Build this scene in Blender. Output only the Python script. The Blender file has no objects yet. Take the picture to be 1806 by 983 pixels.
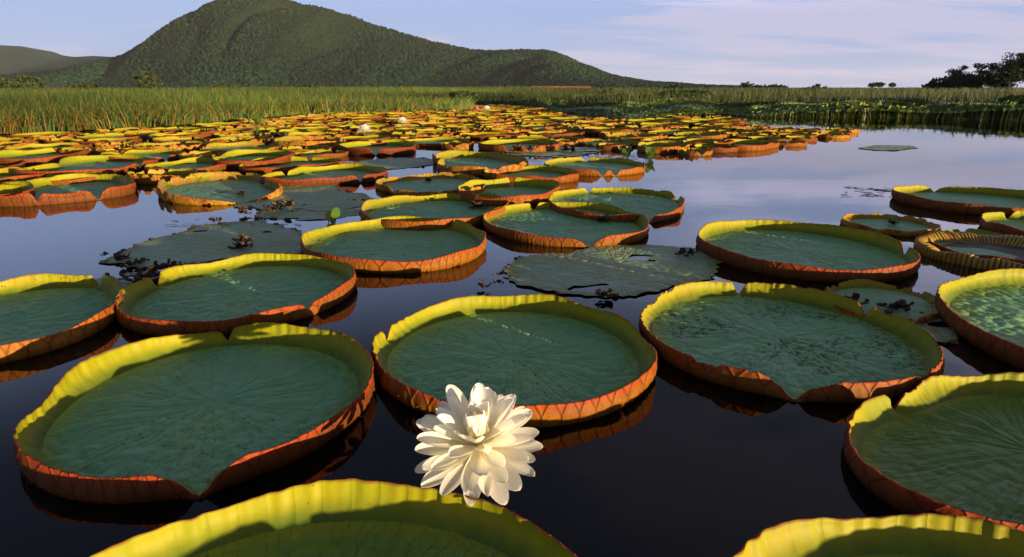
import bpy, math, random
import numpy as np
from mathutils import Vector, Matrix

R = math.radians
PI = math.pi
S = bpy.context.scene
C = S.collection

# ------------------------------------------------------------------ camera
CAM_H = 1.30
F_PX = 1100.0
PITCH = math.atan(336.5 / F_PX)
cam_d = bpy.data.cameras.new('camera')
cam_d.sensor_width = 36.0
cam_d.lens = F_PX / 1806.0 * 36.0
cam_d.clip_start = 0.05
cam_d.clip_end = 20000
cam = bpy.data.objects.new('camera', cam_d)
C.objects.link(cam)
cam.location = (0, 0, CAM_H)
cam.rotation_euler = (PI / 2 - PITCH, 0, 0)
S.camera = cam

# ------------------------------------------------------------------ light and sky
SUN_ELEV = R(3.4)
SUN_AZ = R(132)            # clockwise from +Y: low sun behind the camera's right shoulder
sun_vec = Vector((math.cos(SUN_ELEV) * math.sin(SUN_AZ), math.cos(SUN_ELEV) * math.cos(SUN_AZ), math.sin(SUN_ELEV)))
sl = bpy.data.lights.new('sun', 'SUN')
sl.energy = 5.0
sl.angle = R(0.5)
sl.color = (1.0, 0.76, 0.47)
so = bpy.data.objects.new('sun', sl)
so.rotation_euler = (-sun_vec).to_track_quat('-Z', 'Y').to_euler()
so.location = (0, 0, 30)
C.objects.link(so)

S.view_settings.view_transform = 'Standard'
S.view_settings.look = 'None'
S.view_settings.gamma = 1
S.view_settings.exposure = 1.5

W = bpy.data.worlds.new('World')
S.world = W
W.use_nodes = True


class NT:
    """small helper for writing node graphs"""
    def __init__(self, tree):
        self.t = tree
        tree.nodes.clear()

    def n(self, kind, _props=None, **inp):
        nd = self.t.nodes.new(kind)
        for k, v in (_props or {}).items():
            setattr(nd, k, v)
        for k, v in inp.items():
            key = int(k[1:]) if k[0] == 'i' and k[1:].isdigit() else k.replace('_', ' ')
            sock = nd.inputs[key]
            self.put(sock, v)
        return nd

    def put(self, sock, v):
        if isinstance(v, bpy.types.NodeSocket):
            self.t.links.new(v, sock)
        elif isinstance(v, bpy.types.Node):
            self.t.links.new(v.outputs[0], sock)
        else:
            if isinstance(v, tuple) and len(v) == 3 and sock.type == 'RGBA':
                v = v + (1,)
            sock.default_value = v

    def m(self, op, a, b=None, c=None, clamp=False):
        nd = self.t.nodes.new('ShaderNodeMath')
        nd.operation = op
        nd.use_clamp = clamp
        for i, v in enumerate((a, b, c)):
            if v is not None:
                self.put(nd.inputs[i], v)
        return nd.outputs[0]

    def mix(self, f, a, b, mode='MIX'):
        nd = self.t.nodes.new('ShaderNodeMix')
        nd.data_type = 'RGBA'
        nd.blend_type = mode
        self.put(nd.inputs[0], f)
        self.put(nd.inputs[6], a)
        self.put(nd.inputs[7], b)
        return nd.outputs[2]

    def ramp(self, v, a, b, lo=0.0, hi=1.0):
        nd = self.t.nodes.new('ShaderNodeMapRange')
        nd.interpolation_type = 'SMOOTHSTEP'
        self.put(nd.inputs[0], v)
        for i, q in enumerate((a, b, lo, hi)):
            self.put(nd.inputs[i + 1], q)
        return nd.outputs[0]

    def noise(self, vec, scale, detail=3.0, rough=0.55):
        nd = self.t.nodes.new('ShaderNodeTexNoise')
        self.put(nd.inputs['Vector'], vec)
        nd.inputs['Scale'].default_value = scale
        nd.inputs['Detail'].default_value = detail
        nd.inputs['Roughness'].default_value = rough
        return nd.outputs[0]


w = NT(W.node_tree)
sky = w.n('ShaderNodeTexSky', {'sky_type': 'NISHITA', 'sun_disc': False, 'sun_elevation': SUN_ELEV,
                               'sun_rotation': SUN_AZ, 'altitude': 100.0, 'air_density': 1.0,
                               'dust_density': 0.5, 'ozone_density': 4.0})
gen = w.n('ShaderNodeTexCoord').outputs['Generated']
sep = w.n('ShaderNodeSeparateXYZ', i0=gen)
den = w.m('ADD', w.m('MAXIMUM', sep.outputs[2], 0.0), 0.10)
cx = w.m('DIVIDE', sep.outputs[0], den)
cy = w.m('DIVIDE', sep.outputs[1], den)
cv = w.n('ShaderNodeCombineXYZ', i0=w.m('MULTIPLY', cx, 0.42), i1=cy, i2=0.0)
cn = w.noise(cv, 1.15, 7.0, 0.60)
cb = w.noise(w.n('ShaderNodeCombineXYZ', i0=w.m('MULTIPLY', cx, 0.6), i1=w.m('MULTIPLY', cy, 0.5), i2=3.0), 0.45, 2.0)
# more cloud towards the right of the view, thin veils to the left
side = w.m('ADD', w.ramp(sep.outputs[0], -0.25, 0.45, -0.10, 0.07), w.ramp(sep.outputs[2], .10, .17, 0.0, .09))
cl = w.ramp(w.m('ADD', w.m('ADD', cn, w.m('MULTIPLY', w.m('SUBTRACT', cb, 0.5), 0.5)), side), 0.47, 0.63, 0.0, 0.80)
skyc = w.mix(0.60, sky.outputs[0], (3.9, 4.7, 7.7))
up = w.ramp(sep.outputs[2], .10, .19, 1.0, 1.35)
skyc = w.mix(1.0, skyc, w.n('ShaderNodeCombineColor', i0=up, i1=up, i2=up), 'MULTIPLY')
cb2 = w.ramp(sep.outputs[2], .09, .17, 1.0, 1.95)
col = w.mix(cl, skyc, w.n('ShaderNodeCombineColor', i0=w.m('MULTIPLY', cb2, 3.9), i1=w.m('MULTIPLY', cb2, 3.75), i2=w.m('MULTIPLY', cb2, 5.1)))
dim = w.ramp(sep.outputs[2], .22, .46, 1.0, .17)      # the evening sky deepens towards the zenith
col = w.mix(1.0, col, w.n('ShaderNodeCombineColor', i0=dim, i1=dim, i2=dim), 'MULTIPLY')
bg = w.n('ShaderNodeBackground', i0=col, i1=0.052)
w.n('ShaderNodeOutputWorld', i0=bg)


# ------------------------------------------------------------------ helpers
def ray(px, py):
    x = (px - 903.0) / F_PX
    u = -(py - 491.5) / F_PX
    cp, sp = math.cos(PITCH), math.sin(PITCH)
    return np.array([x, cp + u * sp, -sp + u * cp])


def at(px, py, z=0.0):
    """world point at height z under a place seen in the photograph"""
    d = ray(px, py)
    t = (z - CAM_H) / d[2]
    return np.array([d[0] * t, d[1] * t, z])


def px_of(p):
    cp, sp = math.cos(PITCH), math.sin(PITCH)
    x, y, z = p[0], p[1], p[2] - CAM_H
    dep = y * cp - z * sp
    up = y * sp + z * cp
    return 903 + F_PX * x / dep, 491.5 - F_PX * up / dep


def mat(name):
    m = bpy.data.materials.new(name)
    m.use_nodes = True
    return m, NT(m.node_tree)


def finish(t, base, rough=0.5, spec=0.5, bump=None, dist=0.01, strength=1.0, extra=None, transl=None, tamt=0.3):
    p = t.n('ShaderNodeBsdfPrincipled', Base_Color=base, Roughness=rough)
    t.put(p.inputs['Specular IOR Level'], spec)
    nrm = None
    if bump is not None:
        b = t.n('ShaderNodeBump', Height=bump, Strength=strength, Distance=dist)
        nrm = b.outputs[0]
        t.put(p.inputs['Normal'], nrm)
    for k, v in (extra or {}).items():
        t.put(p.inputs[k], v)
    out = p.outputs[0]
    if transl is not None:
        tr = t.n('ShaderNodeBsdfTranslucent', Color=transl)
        if nrm:
            t.put(tr.inputs['Normal'], nrm)
        out = t.n('ShaderNodeMixShader', i0=tamt, i1=out, i2=tr.outputs[0]).outputs[0]
    t.n('ShaderNodeOutputMaterial', i0=out)
    return p


def mesh_np(name, V, quads=None, tris=None, mats=(), qm=None, tm=None, uv=None, col=None, smooth=True):
    V = np.asarray(V, dtype=np.float32)
    quads = np.zeros((0, 4), np.int32) if quads is None else np.asarray(quads, np.int32)
    tris = np.zeros((0, 3), np.int32) if tris is None else np.asarray(tris, np.int32)
    me = bpy.data.meshes.new(name)
    me.vertices.add(len(V))
    me.vertices.foreach_set('co', V.ravel())
    nq, nt = len(quads), len(tris)
    loops = np.concatenate([quads.ravel(), tris.ravel()]).astype(np.int32)
    me.loops.add(len(loops))
    me.loops.foreach_set('vertex_index', loops)
    me.polygons.add(nq + nt)
    starts = np.concatenate([np.arange(nq) * 4, nq * 4 + np.arange(nt) * 3]).astype(np.int32)
    me.polygons.foreach_set('loop_start', starts)
    for m_ in mats:
        me.materials.append(m_)
    if qm is not None or tm is not None:
        a = np.zeros(nq, np.int32) if qm is None else np.asarray(qm, np.int32)
        b = np.zeros(nt, np.int32) if tm is None else np.asarray(tm, np.int32)
        me.polygons.foreach_set('material_index', np.concatenate([a, b]).astype(np.int32))
    me.polygons.foreach_set('use_smooth', np.full(nq + nt, smooth))
    if uv is not None:
        l = me.uv_layers.new(name='UVMap')
        l.data.foreach_set('uv', np.asarray(uv, np.float32)[loops].ravel())
    if col is not None:
        ca = me.color_attributes.new('Col', 'FLOAT_COLOR', 'POINT')
        cc = np.ones((len(V), 4), np.float32)
        cc[:, :3] = col
        ca.data.foreach_set('color', cc.ravel())
    me.update(calc_edges=True)
    me.validate()
    return me


def link(name, data, parent=None, loc=None):
    o = bpy.data.objects.new(name, data)
    C.objects.link(o)
    if parent:
        o.parent = parent
    if loc is not None:
        o.location = loc
    return o


def tag(o, label=None, cat=None, group=None, kind=None):
    if label:
        o['label'] = label
    if cat:
        o['category'] = cat
    if group:
        o['group'] = group
    if kind:
        o['kind'] = kind
    return o


def copy_tree(o, parent=None):
    c = o.copy()
    C.objects.link(c)
    c.parent = parent
    for ch in o.children:
        copy_tree(ch, c)
    return c


def wob(rng, n=6, lo=1, hi=8):
    """a smooth periodic random function of an angle, amplitude about 1"""
    k = rng.integers(lo, hi + 1, n)
    ph = rng.uniform(0, 2 * PI, n)
    am = rng.uniform(.4, 1, n) / math.sqrt(n) * 1.6
    return lambda th: sum(a * np.sin(q * th + p) for a, q, p in zip(am, k, ph))


def sines2(rng, n, fmin, fmax):
    f = np.exp(rng.uniform(math.log(fmin), math.log(fmax), n))
    d = rng.uniform(0, 2 * PI, n)
    p = rng.uniform(0, 2 * PI, n)
    return lambda x, y: sum(np.sin(q * (x * math.cos(a) + y * math.sin(a)) + b) * (fmin / q) ** .6 for q, a, b in zip(f, d, p)) / math.sqrt(n) * 1.5


# ------------------------------------------------------------------ materials
def object_prop(t, name):
    a = t.n('ShaderNodeAttribute', {'attribute_type': 'OBJECT', 'attribute_name': name})
    return a.outputs['Fac']


def rib_mask(t):
    """forked ribs of the rim: one stem low down that splits in two towards the lip"""
    uvn = t.n('ShaderNodeUVMap')
    s = t.n('ShaderNodeSeparateXYZ', i0=uvn.outputs[0])
    u, v = s.outputs[0], s.outputs[1]
    x = t.m('ABSOLUTE', t.m('SUBTRACT', t.m('FRACT', u), 0.5))
    br = t.m('MULTIPLY', t.m('DIVIDE', t.m('SUBTRACT', v, 0.62), 0.38, clamp=True), 0.30)
    d = t.m('ABSOLUTE', t.m('SUBTRACT', x, br))
    return u, v, t.ramp(d, 0.015, 0.075, 1.0, 0.0)


def spots(t, co, scale, a, b):
    vn = t.n('ShaderNodeTexVoronoi', Vector=co, Scale=scale)
    nz = t.noise(co, scale * .35, 2)
    return t.ramp(t.m('ADD', vn.outputs['Distance'], t.m('MULTIPLY', nz, 0.9)), a, b, 1.0, 0.0)


m_outer, t = mat('pad_rim_outer')
u, v, rib = rib_mask(t)
co = t.n('ShaderNodeTexCoord').outputs['Object']
age = object_prop(t, 'age')
n1 = t.noise(co, 9, 4)
n2 = t.noise(co, 45, 3)
c = t.mix(t.ramp(n1, .35, .7), (0.22, 0.082, 0.004), (0.125, 0.038, 0.003))
c = t.mix(object_prop(t, 'redness'), c, t.mix(t.ramp(n1, .35, .7), (0.075, 0.020, 0.005), (0.042, 0.012, 0.004)))
c = t.mix(t.m('MULTIPLY', t.ramp(v, .66, 1.0), .8), c, (0.27, 0.030, 0.004))
c = t.mix(t.m('MULTIPLY', age, t.ramp(n1, .3, .6)), c, (0.36, 0.18, 0.015))
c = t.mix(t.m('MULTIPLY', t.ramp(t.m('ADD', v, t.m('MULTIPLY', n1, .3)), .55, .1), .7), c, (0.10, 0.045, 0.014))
net = t.n('ShaderNodeTexVoronoi', {'feature': 'DISTANCE_TO_EDGE'}, Vector=co, Scale=52.0)
c = t.mix(t.ramp(net.outputs[0], .07, .0, 0.0, .55), c, (0.12, 0.018, 0.008))
c = t.mix(t.m('MULTIPLY', rib, t.ramp(n1, .3, .6, .8, .4)), c, (0.085, 0.012, 0.004))
c = t.mix(t.m('MULTIPLY', t.ramp(n2, .52, .70), .5), c, (0.10, 0.03, 0.012))
hgt = t.m('ADD', t.m('MULTIPLY', rib, .6), t.m('MULTIPLY', n2, .5))
finish(t, c, .60, .12, hgt, .006, .9)

m_inner, t = mat('pad_rim_inner')
u, v, rib = rib_mask(t)
co = t.n('ShaderNodeTexCoord').outputs['Object']
age = object_prop(t, 'age')
n1 = t.noise(co, 6, 4)
n2 = t.noise(co, 40, 3)
c = t.mix(t.ramp(v, -.05, .62), (0.065, 0.125, 0.018), (0.27, 0.255, 0.0045))
c = t.mix(t.m('MULTIPLY', t.ramp(n1, .45, .7), .55), c, (0.19, 0.225, 0.005))
c = t.mix(t.m('MULTIPLY', rib, .16), c, (0.25, 0.20, 0.015))
dk = t.ramp(t.m('ADD', n2, t.m('MULTIPLY', age, .22)), .70, .78)
c = t.mix(t.m('MULTIPLY', dk, .85), c, (0.12, 0.045, 0.012))
c = t.mix(t.m('MULTIPLY', t.m('MULTIPLY', age, t.ramp(t.noise(co, 3.2, 3), .40, .62)), .85), c, (0.33, 0.15, 0.03))
c = t.mix(t.m('MULTIPLY', spots(t, co, 16, .33, .37), .9), c, (0.09, 0.03, 0.012))
c = t.mix(t.m('MULTIPLY', t.ramp(t.m('ADD', v, t.m('MULTIPLY', n1, .35)), 1.07, 1.20), .7), c, (0.17, 0.060, 0.012))
c = t.mix(t.m('MULTIPLY', t.ramp(t.noise(co, 2.1, 3), .50, .68), .45), c, (0.15, 0.20, 0.012))
ut = t.m('MULTIPLY', t.m('ABSOLUTE', t.m('SUBTRACT', t.m('FRACT', u), 0.5)), 2)
hgt = t.m('ADD', t.m('MULTIPLY', t.m('POWER', ut, 1.6), .8), t.m('MULTIPLY', n1, 1.4))
finish(t, c, .55, .16, hgt, .006, .9, transl=t.mix(.5, c, (0.35, 0.32, 0.01)), tamt=.15)


def blade_mat(name, ca, cb, cedge, bumps, radial):
    m, t = mat(name)
    co = t.n('ShaderNodeTexCoord').outputs['Object']
    s = t.n('ShaderNodeSeparateXYZ', i0=co)
    uvn = t.n('ShaderNodeUVMap')
    us = t.n('ShaderNodeSeparateXYZ', i0=uvn.outputs[0])
    rr = us.outputs[1]
    n0 = t.noise(co, 3.2, 4)
    wn = t.n('ShaderNodeTexNoise', Vector=co, Scale=7.0, Detail=2.0)
    wv = t.n('ShaderNodeVectorMath', {'operation': 'SCALE'}, i0=wn.outputs['Color'], Scale=0.055)
    wco = t.n('ShaderNodeVectorMath', {'operation': 'ADD'}, i0=co, i1=wv.outputs[0]).outputs[0]
    # puckered cells between the veins
    vo = t.n('ShaderNodeTexVoronoi', {'feature': 'SMOOTH_F1'}, Vector=wco, Scale=18.0)
    vo.inputs['Smoothness'].default_value = .45
    cell = vo.outputs['Distance']
    # radial veins that fork twice on the way out
    ang = t.m('ADD', us.outputs[0], t.m('MULTIPLY', t.m('SUBTRACT', n0, .5), .028))

    def veins(n, wid):
        q = t.m('ABSOLUTE', t.m('SUBTRACT', t.m('FRACT', t.m('MULTIPLY', ang, float(n))), .5))
        return t.ramp(t.m('MULTIPLY', q, t.m('ADD', rr, .02)), 0.0, wid * n, 1.0, 0.0)
    v1 = t.m('MULTIPLY', veins(14, .0022), t.ramp(rr, .0, .04))
    v2 = t.m('MULTIPLY', veins(28, .0014), t.ramp(rr, .25, .45))
    v3 = t.m('MULTIPLY', veins(56, .0011), t.ramp(rr, .55, .75))
    vein = t.m('MAXIMUM', v1, t.m('MAXIMUM', v2, v3))
    c = t.mix(t.ramp(n0, .34, .68), ca, cb)
    c = t.mix(t.m('MULTIPLY', t.ramp(t.noise(co, 17, 4), .5, .75), .35), c, (ca[0] * .55, ca[1] * .6, ca[2] * .6))
    c = t.mix(t.m('MULTIPLY', t.ramp(t.noise(co, 1.3, 3), .52, .75), .45), c, (ca[0] * 1.7, ca[1] * 1.15, ca[2] * .6))
    c = t.mix(t.m('MULTIPLY', vein, .15), c, (0.14, 0.22, 0.08))
    c = t.mix(t.m('MULTIPLY', t.ramp(t.m('ADD', rr, t.m('MULTIPLY', t.m('SUBTRACT', n0, .5), .12)), .84, .99), .75), c, cedge)
    c = t.mix(t.m('MULTIPLY', t.ramp(rr, .03, .0), .6), c, (0.20, 0.22, 0.08))
    fl = spots(t, co, 26, .235, .262)
    sp2 = t.m('MULTIPLY', t.ramp(t.noise(co, 1.7, 2), .46, .62), t.ramp(t.noise(co, 60, 3, .7), .60, .66))
    sp3 = t.m('MULTIPLY', t.m('MULTIPLY', object_prop(t, 'speckle'), t.ramp(t.noise(co, 2.4, 2), .42, .60)), t.ramp(t.noise(co, 34, 4, .7), .51, .57))
    c = t.mix(t.m('MULTIPLY', t.m('MAXIMUM', sp3, t.m('MAXIMUM', fl, sp2)), .85), c, (0.025, 0.02, 0.012))
    pat = t.ramp(t.noise(co, 2.3, 3), .36, .66, .35, 1.15)
    h = t.m('SUBTRACT', t.m('MULTIPLY', n0, .8), t.m('MULTIPLY', t.m('MULTIPLY', t.m('POWER', cell, 1.4), bumps), pat))
    h = t.m('SUBTRACT', h, t.m('MULTIPLY', vein, radial))
    h = t.m('ADD', h, t.m('MULTIPLY', t.noise(co, 55, 3), .22))
    finish(t, c, t.ramp(n0, .3, .7, .45, .60), .24, h, .012, .8)
    return m


m_blade = blade_mat('pad_blade_teal', (0.135, 0.345, 0.140), (0.175, 0.390, 0.165), (0.19, 0.27, 0.020), 1.6, .16)
m_blade_olive = blade_mat('pad_blade_olive', (0.095, 0.190, 0.024), (0.125, 0.22, 0.032), (0.16, 0.21, 0.018), 1.8, .35)
m_flat = blade_mat('pad_blade_flat', (0.200, 0.310, 0.160), (0.250, 0.320, 0.130), (0.20, 0.20, 0.05), 1.6, .40)

m_spine, t = mat('rim_spine')
finish(t, (0.16, 0.045, 0.015), .5, .4)

m_debris, t = mat('withered_leaf')
co = t.n('ShaderNodeTexCoord').outputs['Object']
n1 = t.noise(co, 14, 4)
c = t.mix(t.ramp(n1, .4, .65), (0.020, 0.014, 0.010), (0.085, 0.038, 0.014))
c = t.mix(t.ramp(t.noise(co, 30, 2), .66, .74), c, (0.26, 0.18, 0.03))
finish(t, c, .6, .3, n1, .01)

m_under, t = mat('pad_underside_ribs')
co = t.n('ShaderNodeTexCoord').outputs['Object']
u, v, rib = rib_mask(t)
n1 = t.noise(co, 14, 4)
c = t.mix(t.ramp(n1, .4, .65), (0.30, 0.22, 0.012), (0.24, 0.10, 0.01))
us = t.m('ABSOLUTE', t.m('SUBTRACT', t.m('FRACT', u), 0.5))
c = t.mix(t.ramp(us, .28, .44), c, (0.10, 0.03, 0.012))
finish(t, c, .5, .4, n1, .012)

m_petal, t = mat('flower_petal')
uvn = t.n('ShaderNodeUVMap')
us = t.n('ShaderNodeSeparateXYZ', i0=uvn.outputs[0])
co = t.n('ShaderNodeTexCoord').outputs['Object']
st = t.n('ShaderNodeTexNoise', Vector=t.n('ShaderNodeCombineXYZ', i0=t.m('MULTIPLY', us.outputs[0], 26.0), i1=t.m('MULTIPLY', us.outputs[1], 2.0), i2=0.0), Scale=1.0, Detail=2.0)
c = t.mix(t.ramp(us.outputs[1], .75, .0), (0.86, 0.85, 0.78), (0.84, 0.79, 0.52))
c = t.mix(t.m('MULTIPLY', t.ramp(st.outputs[0], .5, .75), .22), c, (0.62, 0.58, 0.42))
finish(t, c, .5, .3, st.outputs[0], .002, .6, transl=(0.92, 0.88, 0.72), tamt=.48)

m_pink, t = mat('pink_petal')
finish(t, (0.55, 0.11, 0.16), .5, .3, transl=(.6, .2, .2), tamt=.25)

m_stalk, t = mat('stalk')
finish(t, (0.10, 0.09, 0.03), .5, .4)


def plant_mat(name, transl=True, rough=.55, tamt=.3):
    m, t = mat(name)
    a = t.n('ShaderNodeAttribute', {'attribute_name': 'Col'}).outputs['Color']
    finish(t, a, rough, .3, transl=a if transl else None, tamt=tamt)
    return m


m_grass = plant_mat('grass_blade')
m_hyac = plant_mat('hyacinth_leaf', rough=.4)
m_leaf = plant_mat('tree_leaf')
m_bark, t = mat('bark')
finish(t, t.mix(t.noise(t.n('ShaderNodeTexCoord').outputs['Object'], 3, 4), (.05, .035, .025), (.12, .09, .065)), .85, .2)

m_water, t = mat('water')
co = t.n('ShaderNodeNewGeometry').outputs['Position']
st = t.n('ShaderNodeVectorMath', {'operation': 'MULTIPLY'}, i0=co, i1=(.55, 1.0, 1.0)).outputs[0]
a = t.noise(st, 1.1, 3)
b = t.noise(st, 7.0, 3)
h = t.m('ADD', t.m('MULTIPLY', a, .6), t.m('MULTIPLY', b, .10))
finish(t, (0.0022, 0.0034, 0.0020), .03, .5, h, .010, .30, {'IOR': 1.40})

m_marsh, t = mat('marsh_soil')
co = t.n('ShaderNodeNewGeometry').outputs['Position']
c = t.mix(t.ramp(t.noise(co, .06, 5), .4, .65), (0.03, 0.05, 0.012), (0.06, 0.06, 0.018))
c = t.mix(t.ramp(t.noise(co, .9, 4), .45, .7), c, (0.045, 0.060, 0.015))
finish(t, c, .9, .1, t.noise(co, 1.5, 4), .3)

m_mount, t = mat('forested_slope')
co = t.n('ShaderNodeNewGeometry').outputs['Position']
z = t.n('ShaderNodeSeparateXYZ', i0=co).outputs[2]
n1 = t.noise(co, .012, 4)
n2 = t.noise(co, .16, 3)
c = t.mix(t.ramp(n1, .35, .65), (0.005, 0.015, 0.005), (0.009, 0.021, 0.006))
c = t.mix(t.m('MULTIPLY', t.ramp(t.m('ADD', z, t.m('MULTIPLY', n1, 90.0)), 120, 280), .65), c, (0.016, 0.023, 0.007))
c = t.mix(t.ramp(n2, .58, .66), c, (0.018, 0.030, 0.012))
finish(t, c, .9, .1, t.noise(co, .11, 4), 6.0, 1.0)

m_hills, t = mat('green_hill')
co = t.n('ShaderNodeNewGeometry').outputs['Position']
c = t.mix(t.ramp(t.noise(co, .006, 5), .35, .65), (0.007, 0.022, 0.007), (0.014, 0.032, 0.009))
finish(t, c, .95, .05, t.noise(co, .05, 4), 12.0, 1.0)

m_crown, t = mat('forest_crown')
a = t.n('ShaderNodeAttribute', {'attribute_name': 'Col'}).outputs['Color']
co = t.n('ShaderNodeNewGeometry').outputs['Position']
finish(t, a, .85, .15, t.noise(co, .5, 3), 1.6, 1.0)

# ------------------------------------------------------------------ water, ground, hills
def grid_mesh(name, xs, ys, Z, m):
    X, Y = np.meshgrid(xs, ys)
    V = np.stack([X.ravel(), Y.ravel(), Z.ravel()], 1)
    nx, ny = len(xs), len(ys)
    i, j = np.meshgrid(np.arange(nx - 1), np.arange(ny - 1))
    a = (j * nx + i).ravel()
    return mesh_np(name, V, np.stack([a, a + 1, a + nx + 1, a + nx], 1), mats=(m,))


g = mesh_np('water', [(-9000, -3000, 0), (9000, -3000, 0), (9000, 12000, 0), (-9000, 12000, 0)], [(0, 1, 2, 3)], mats=(m_water,))
tag(link('water', g), 'calm dark lake water mirroring the pale sky', kind='structure')

SHORE = [(-3000, 300), (-600, 262), (-250, 247), (-80, 240), (40, 236), (150, 231), (300, 223), (420, 213), (520, 203), (600, 196), (680, 189),
         (740, 185), (800, 183), (880, 183), (945, 187), (985, 198), (1060, 204), (1110, 213), (1180, 205), (1280, 203),
         (1330, 207), (1400, 206), (1500, 207), (1640, 209), (1760, 212), (1880, 215), (2100, 220), (2600, 230), (5000, 250)]
shore = np.array([at(x, y)[:2] for x, y in SHORE])
shore_az = np.arctan2(shore[:, 0], shore[:, 1])
shore_r = np.hypot(shore[:, 0], shore[:, 1])
o_ = np.argsort(shore_az)


def shore_at(az):
    return np.interp(az, shore_az[o_], shore_r[o_])


azs = np.linspace(-1.2, 1.2, 500)
rr_ = shore_at(azs) + 0.25 * np.sin(azs * 90) + 0.2 * np.sin(azs * 211)
rows = []
for k, (f, add, z) in enumerate([(1, -.35, -.06), (1, .0, .02), (1, 1.5, .05), (1, 12, .08), (1.2, 60, .10), (1.3, 400, .12), (1.4, 5000, .15), (1.4, 9500, .2)]):
    r = rr_ * f + add
    rows.append(np.stack([np.sin(azs) * r, np.cos(azs) * r, np.full_like(r, z)], 1))
V = np.concatenate(rows)
n = len(azs)
i, j = np.meshgrid(np.arange(n - 1), np.arange(len(rows) - 1))
a = (j * n + i).ravel()
tag(link('marsh_ground', mesh_np('marsh_ground', V, np.stack([a, a + 1, a + n + 1, a + n], 1), mats=(m_marsh,))),
    'flat green marsh land running to the horizon', kind='structure')

rng = np.random.default_rng(7)


def skyline(pts, D):
    q = []
    for x, y in pts:
        d = ray(x, y)
        q.append((d[0] / d[1] * D, CAM_H + d[2] / d[1] * D))
    q = np.array(q)
    return lambda X: np.interp(X, q[:, 0], q[:, 1])


MD = 1700.0
crest = skyline([(-900, 148), (-300, 143), (0, 138), (90, 130), (150, 121), (190, 111), (215, 101), (250, 78), (300, 47), (340, 21), (375, 4), (400, -6), (432, -13),
                 (470, -11), (500, -5), (525, 3), (560, 9), (620, 25), (660, 40), (700, 53), (760, 70), (800, 79), (835, 86), (870, 88), (920, 86), (960, 86),
                 (985, 92), (1010, 103), (1045, 119), (1080, 131), (1130, 142), (1180, 151), (1240, 156)], MD)
nA = sines2(rng, 14, .006, .035)
nB = sines2(rng, 14, .02, .10)
nG = sines2(rng, 12, .005, .016)
nH = sines2(rng, 12, .014, .05)


def mountain_z(X, Y):
    wx = X + .22 * (MD - Y) * np.sin(X * .0016 + 1.1) + 22 * np.sin(Y * .011 + X * .004)
    Zc = np.maximum(crest(X + 0 * Y) - 2.0, 0.0)
    foot = 560 + 120 * np.sin(X * .0031 + .5) + 60 * np.sin(X * .0087)
    tt = np.clip((MD - Y) / foot, -1.2, 1.2)
    g_ = np.clip(1 - np.abs(tt), 0, 1)
    prof = g_ * g_ * (3 - 2 * g_) * .55 + g_ * .45
    gully = np.clip(np.abs(nG(wx, Y * .25)) * .75 + np.abs(nH(wx, Y * .4)) * .35, 0, 1.1)
    dep = np.clip(np.abs(tt), 0, 1)
    sh = dep * (1 - dep) * 4
    z = Zc * prof * (1 - .50 * sh * (1 - gully)) + Zc * .03 * sh * nA(X, Y)
    lim = np.maximum(Zc, 0)
    return np.where(Zc * prof > .01, np.minimum(z, lim + 0), 0) - 1.5


xs = np.linspace(-2700, 900, 460)
ys = np.linspace(950, 2500, 170)
X, Y = np.meshgrid(xs, ys)
tag(link('mountain', grid_mesh('mountain', xs, ys, mountain_z(X, Y) + nB(X, Y) * .5, m_mount)),
    'dark green forested mountain with a broad peak and long right shoulder', kind='structure')

HD = 3600.0
crest2 = skyline([(-1500, 120), (-700, 100), (-300, 84), (-100, 82), (0, 79), (40, 81), (70, 87), (100, 95), (130, 100), (165, 98), (200, 100), (300, 110), (500, 140), (600, 156)], HD)
xs2 = np.linspace(-6500, -800, 240)
ys2 = np.linspace(2500, 4600, 70)
X, Y = np.meshgrid(xs2, ys2)
tt = np.clip((HD - Y) / 1000, -1, 1)
g_ = 1 - np.abs(tt)
Z = np.maximum(crest2(X), 0) * (g_ * g_ * (3 - 2 * g_)) * (1 - .25 * 4 * (1 - g_) * g_ * np.abs(np.sin(X * .008 + .003 * Y))) - 2
tag(link('distant_hills', grid_mesh('distant_hills', xs2, ys2, Z, m_hills)), 'low hazy hills behind the left foot of the mountain', kind='structure')

# forest on the slopes: one mass of low crowns
phi = (1 + 5 ** .5) / 2
ico = np.array([(-1, phi, 0), (1, phi, 0), (-1, -phi, 0), (1, -phi, 0), (0, -1, phi), (0, 1, phi), (0, -1, -phi), (0, 1, -phi), (phi, 0, -1), (phi, 0, 1), (-phi, 0, -1), (-phi, 0, 1)])
ico = ico / np.linalg.norm(ico[0])
icf = np.array([(0, 11, 5), (0, 5, 1), (0, 1, 7), (0, 7, 10), (0, 10, 11), (1, 5, 9), (5, 11, 4), (11, 10, 2), (10, 7, 6), (7, 1, 8), (3, 9, 4), (3, 4, 2), (3, 2, 6), (3, 6, 8), (3, 8, 9), (4, 9, 5), (2, 4, 11), (6, 2, 10), (8, 6, 7), (9, 8, 1)])


icf_top = icf[ico[icf][:, :, 2].mean(1) > -.45]


def crowns(n, P, rad, colr, rng):
    V = np.repeat(ico[None], n, 0) * rng.uniform(.68, 1.25, (n, 12, 1))
    a = rng.uniform(0, 2 * PI, n)
    ca, sa = np.cos(a)[:, None], np.sin(a)[:, None]
    x, y = V[..., 0] * ca - V[..., 1] * sa, V[..., 0] * sa + V[..., 1] * ca
    V = np.stack([x, y, V[..., 2] * .85], -1) * rad[:, None, None] + P[:, None]
    Fc = (icf_top[None] + (np.arange(n) * 12)[:, None, None]).reshape(-1, 3)
    return V.reshape(-1, 3), Fc, np.repeat(colr, 12, 0)


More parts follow.
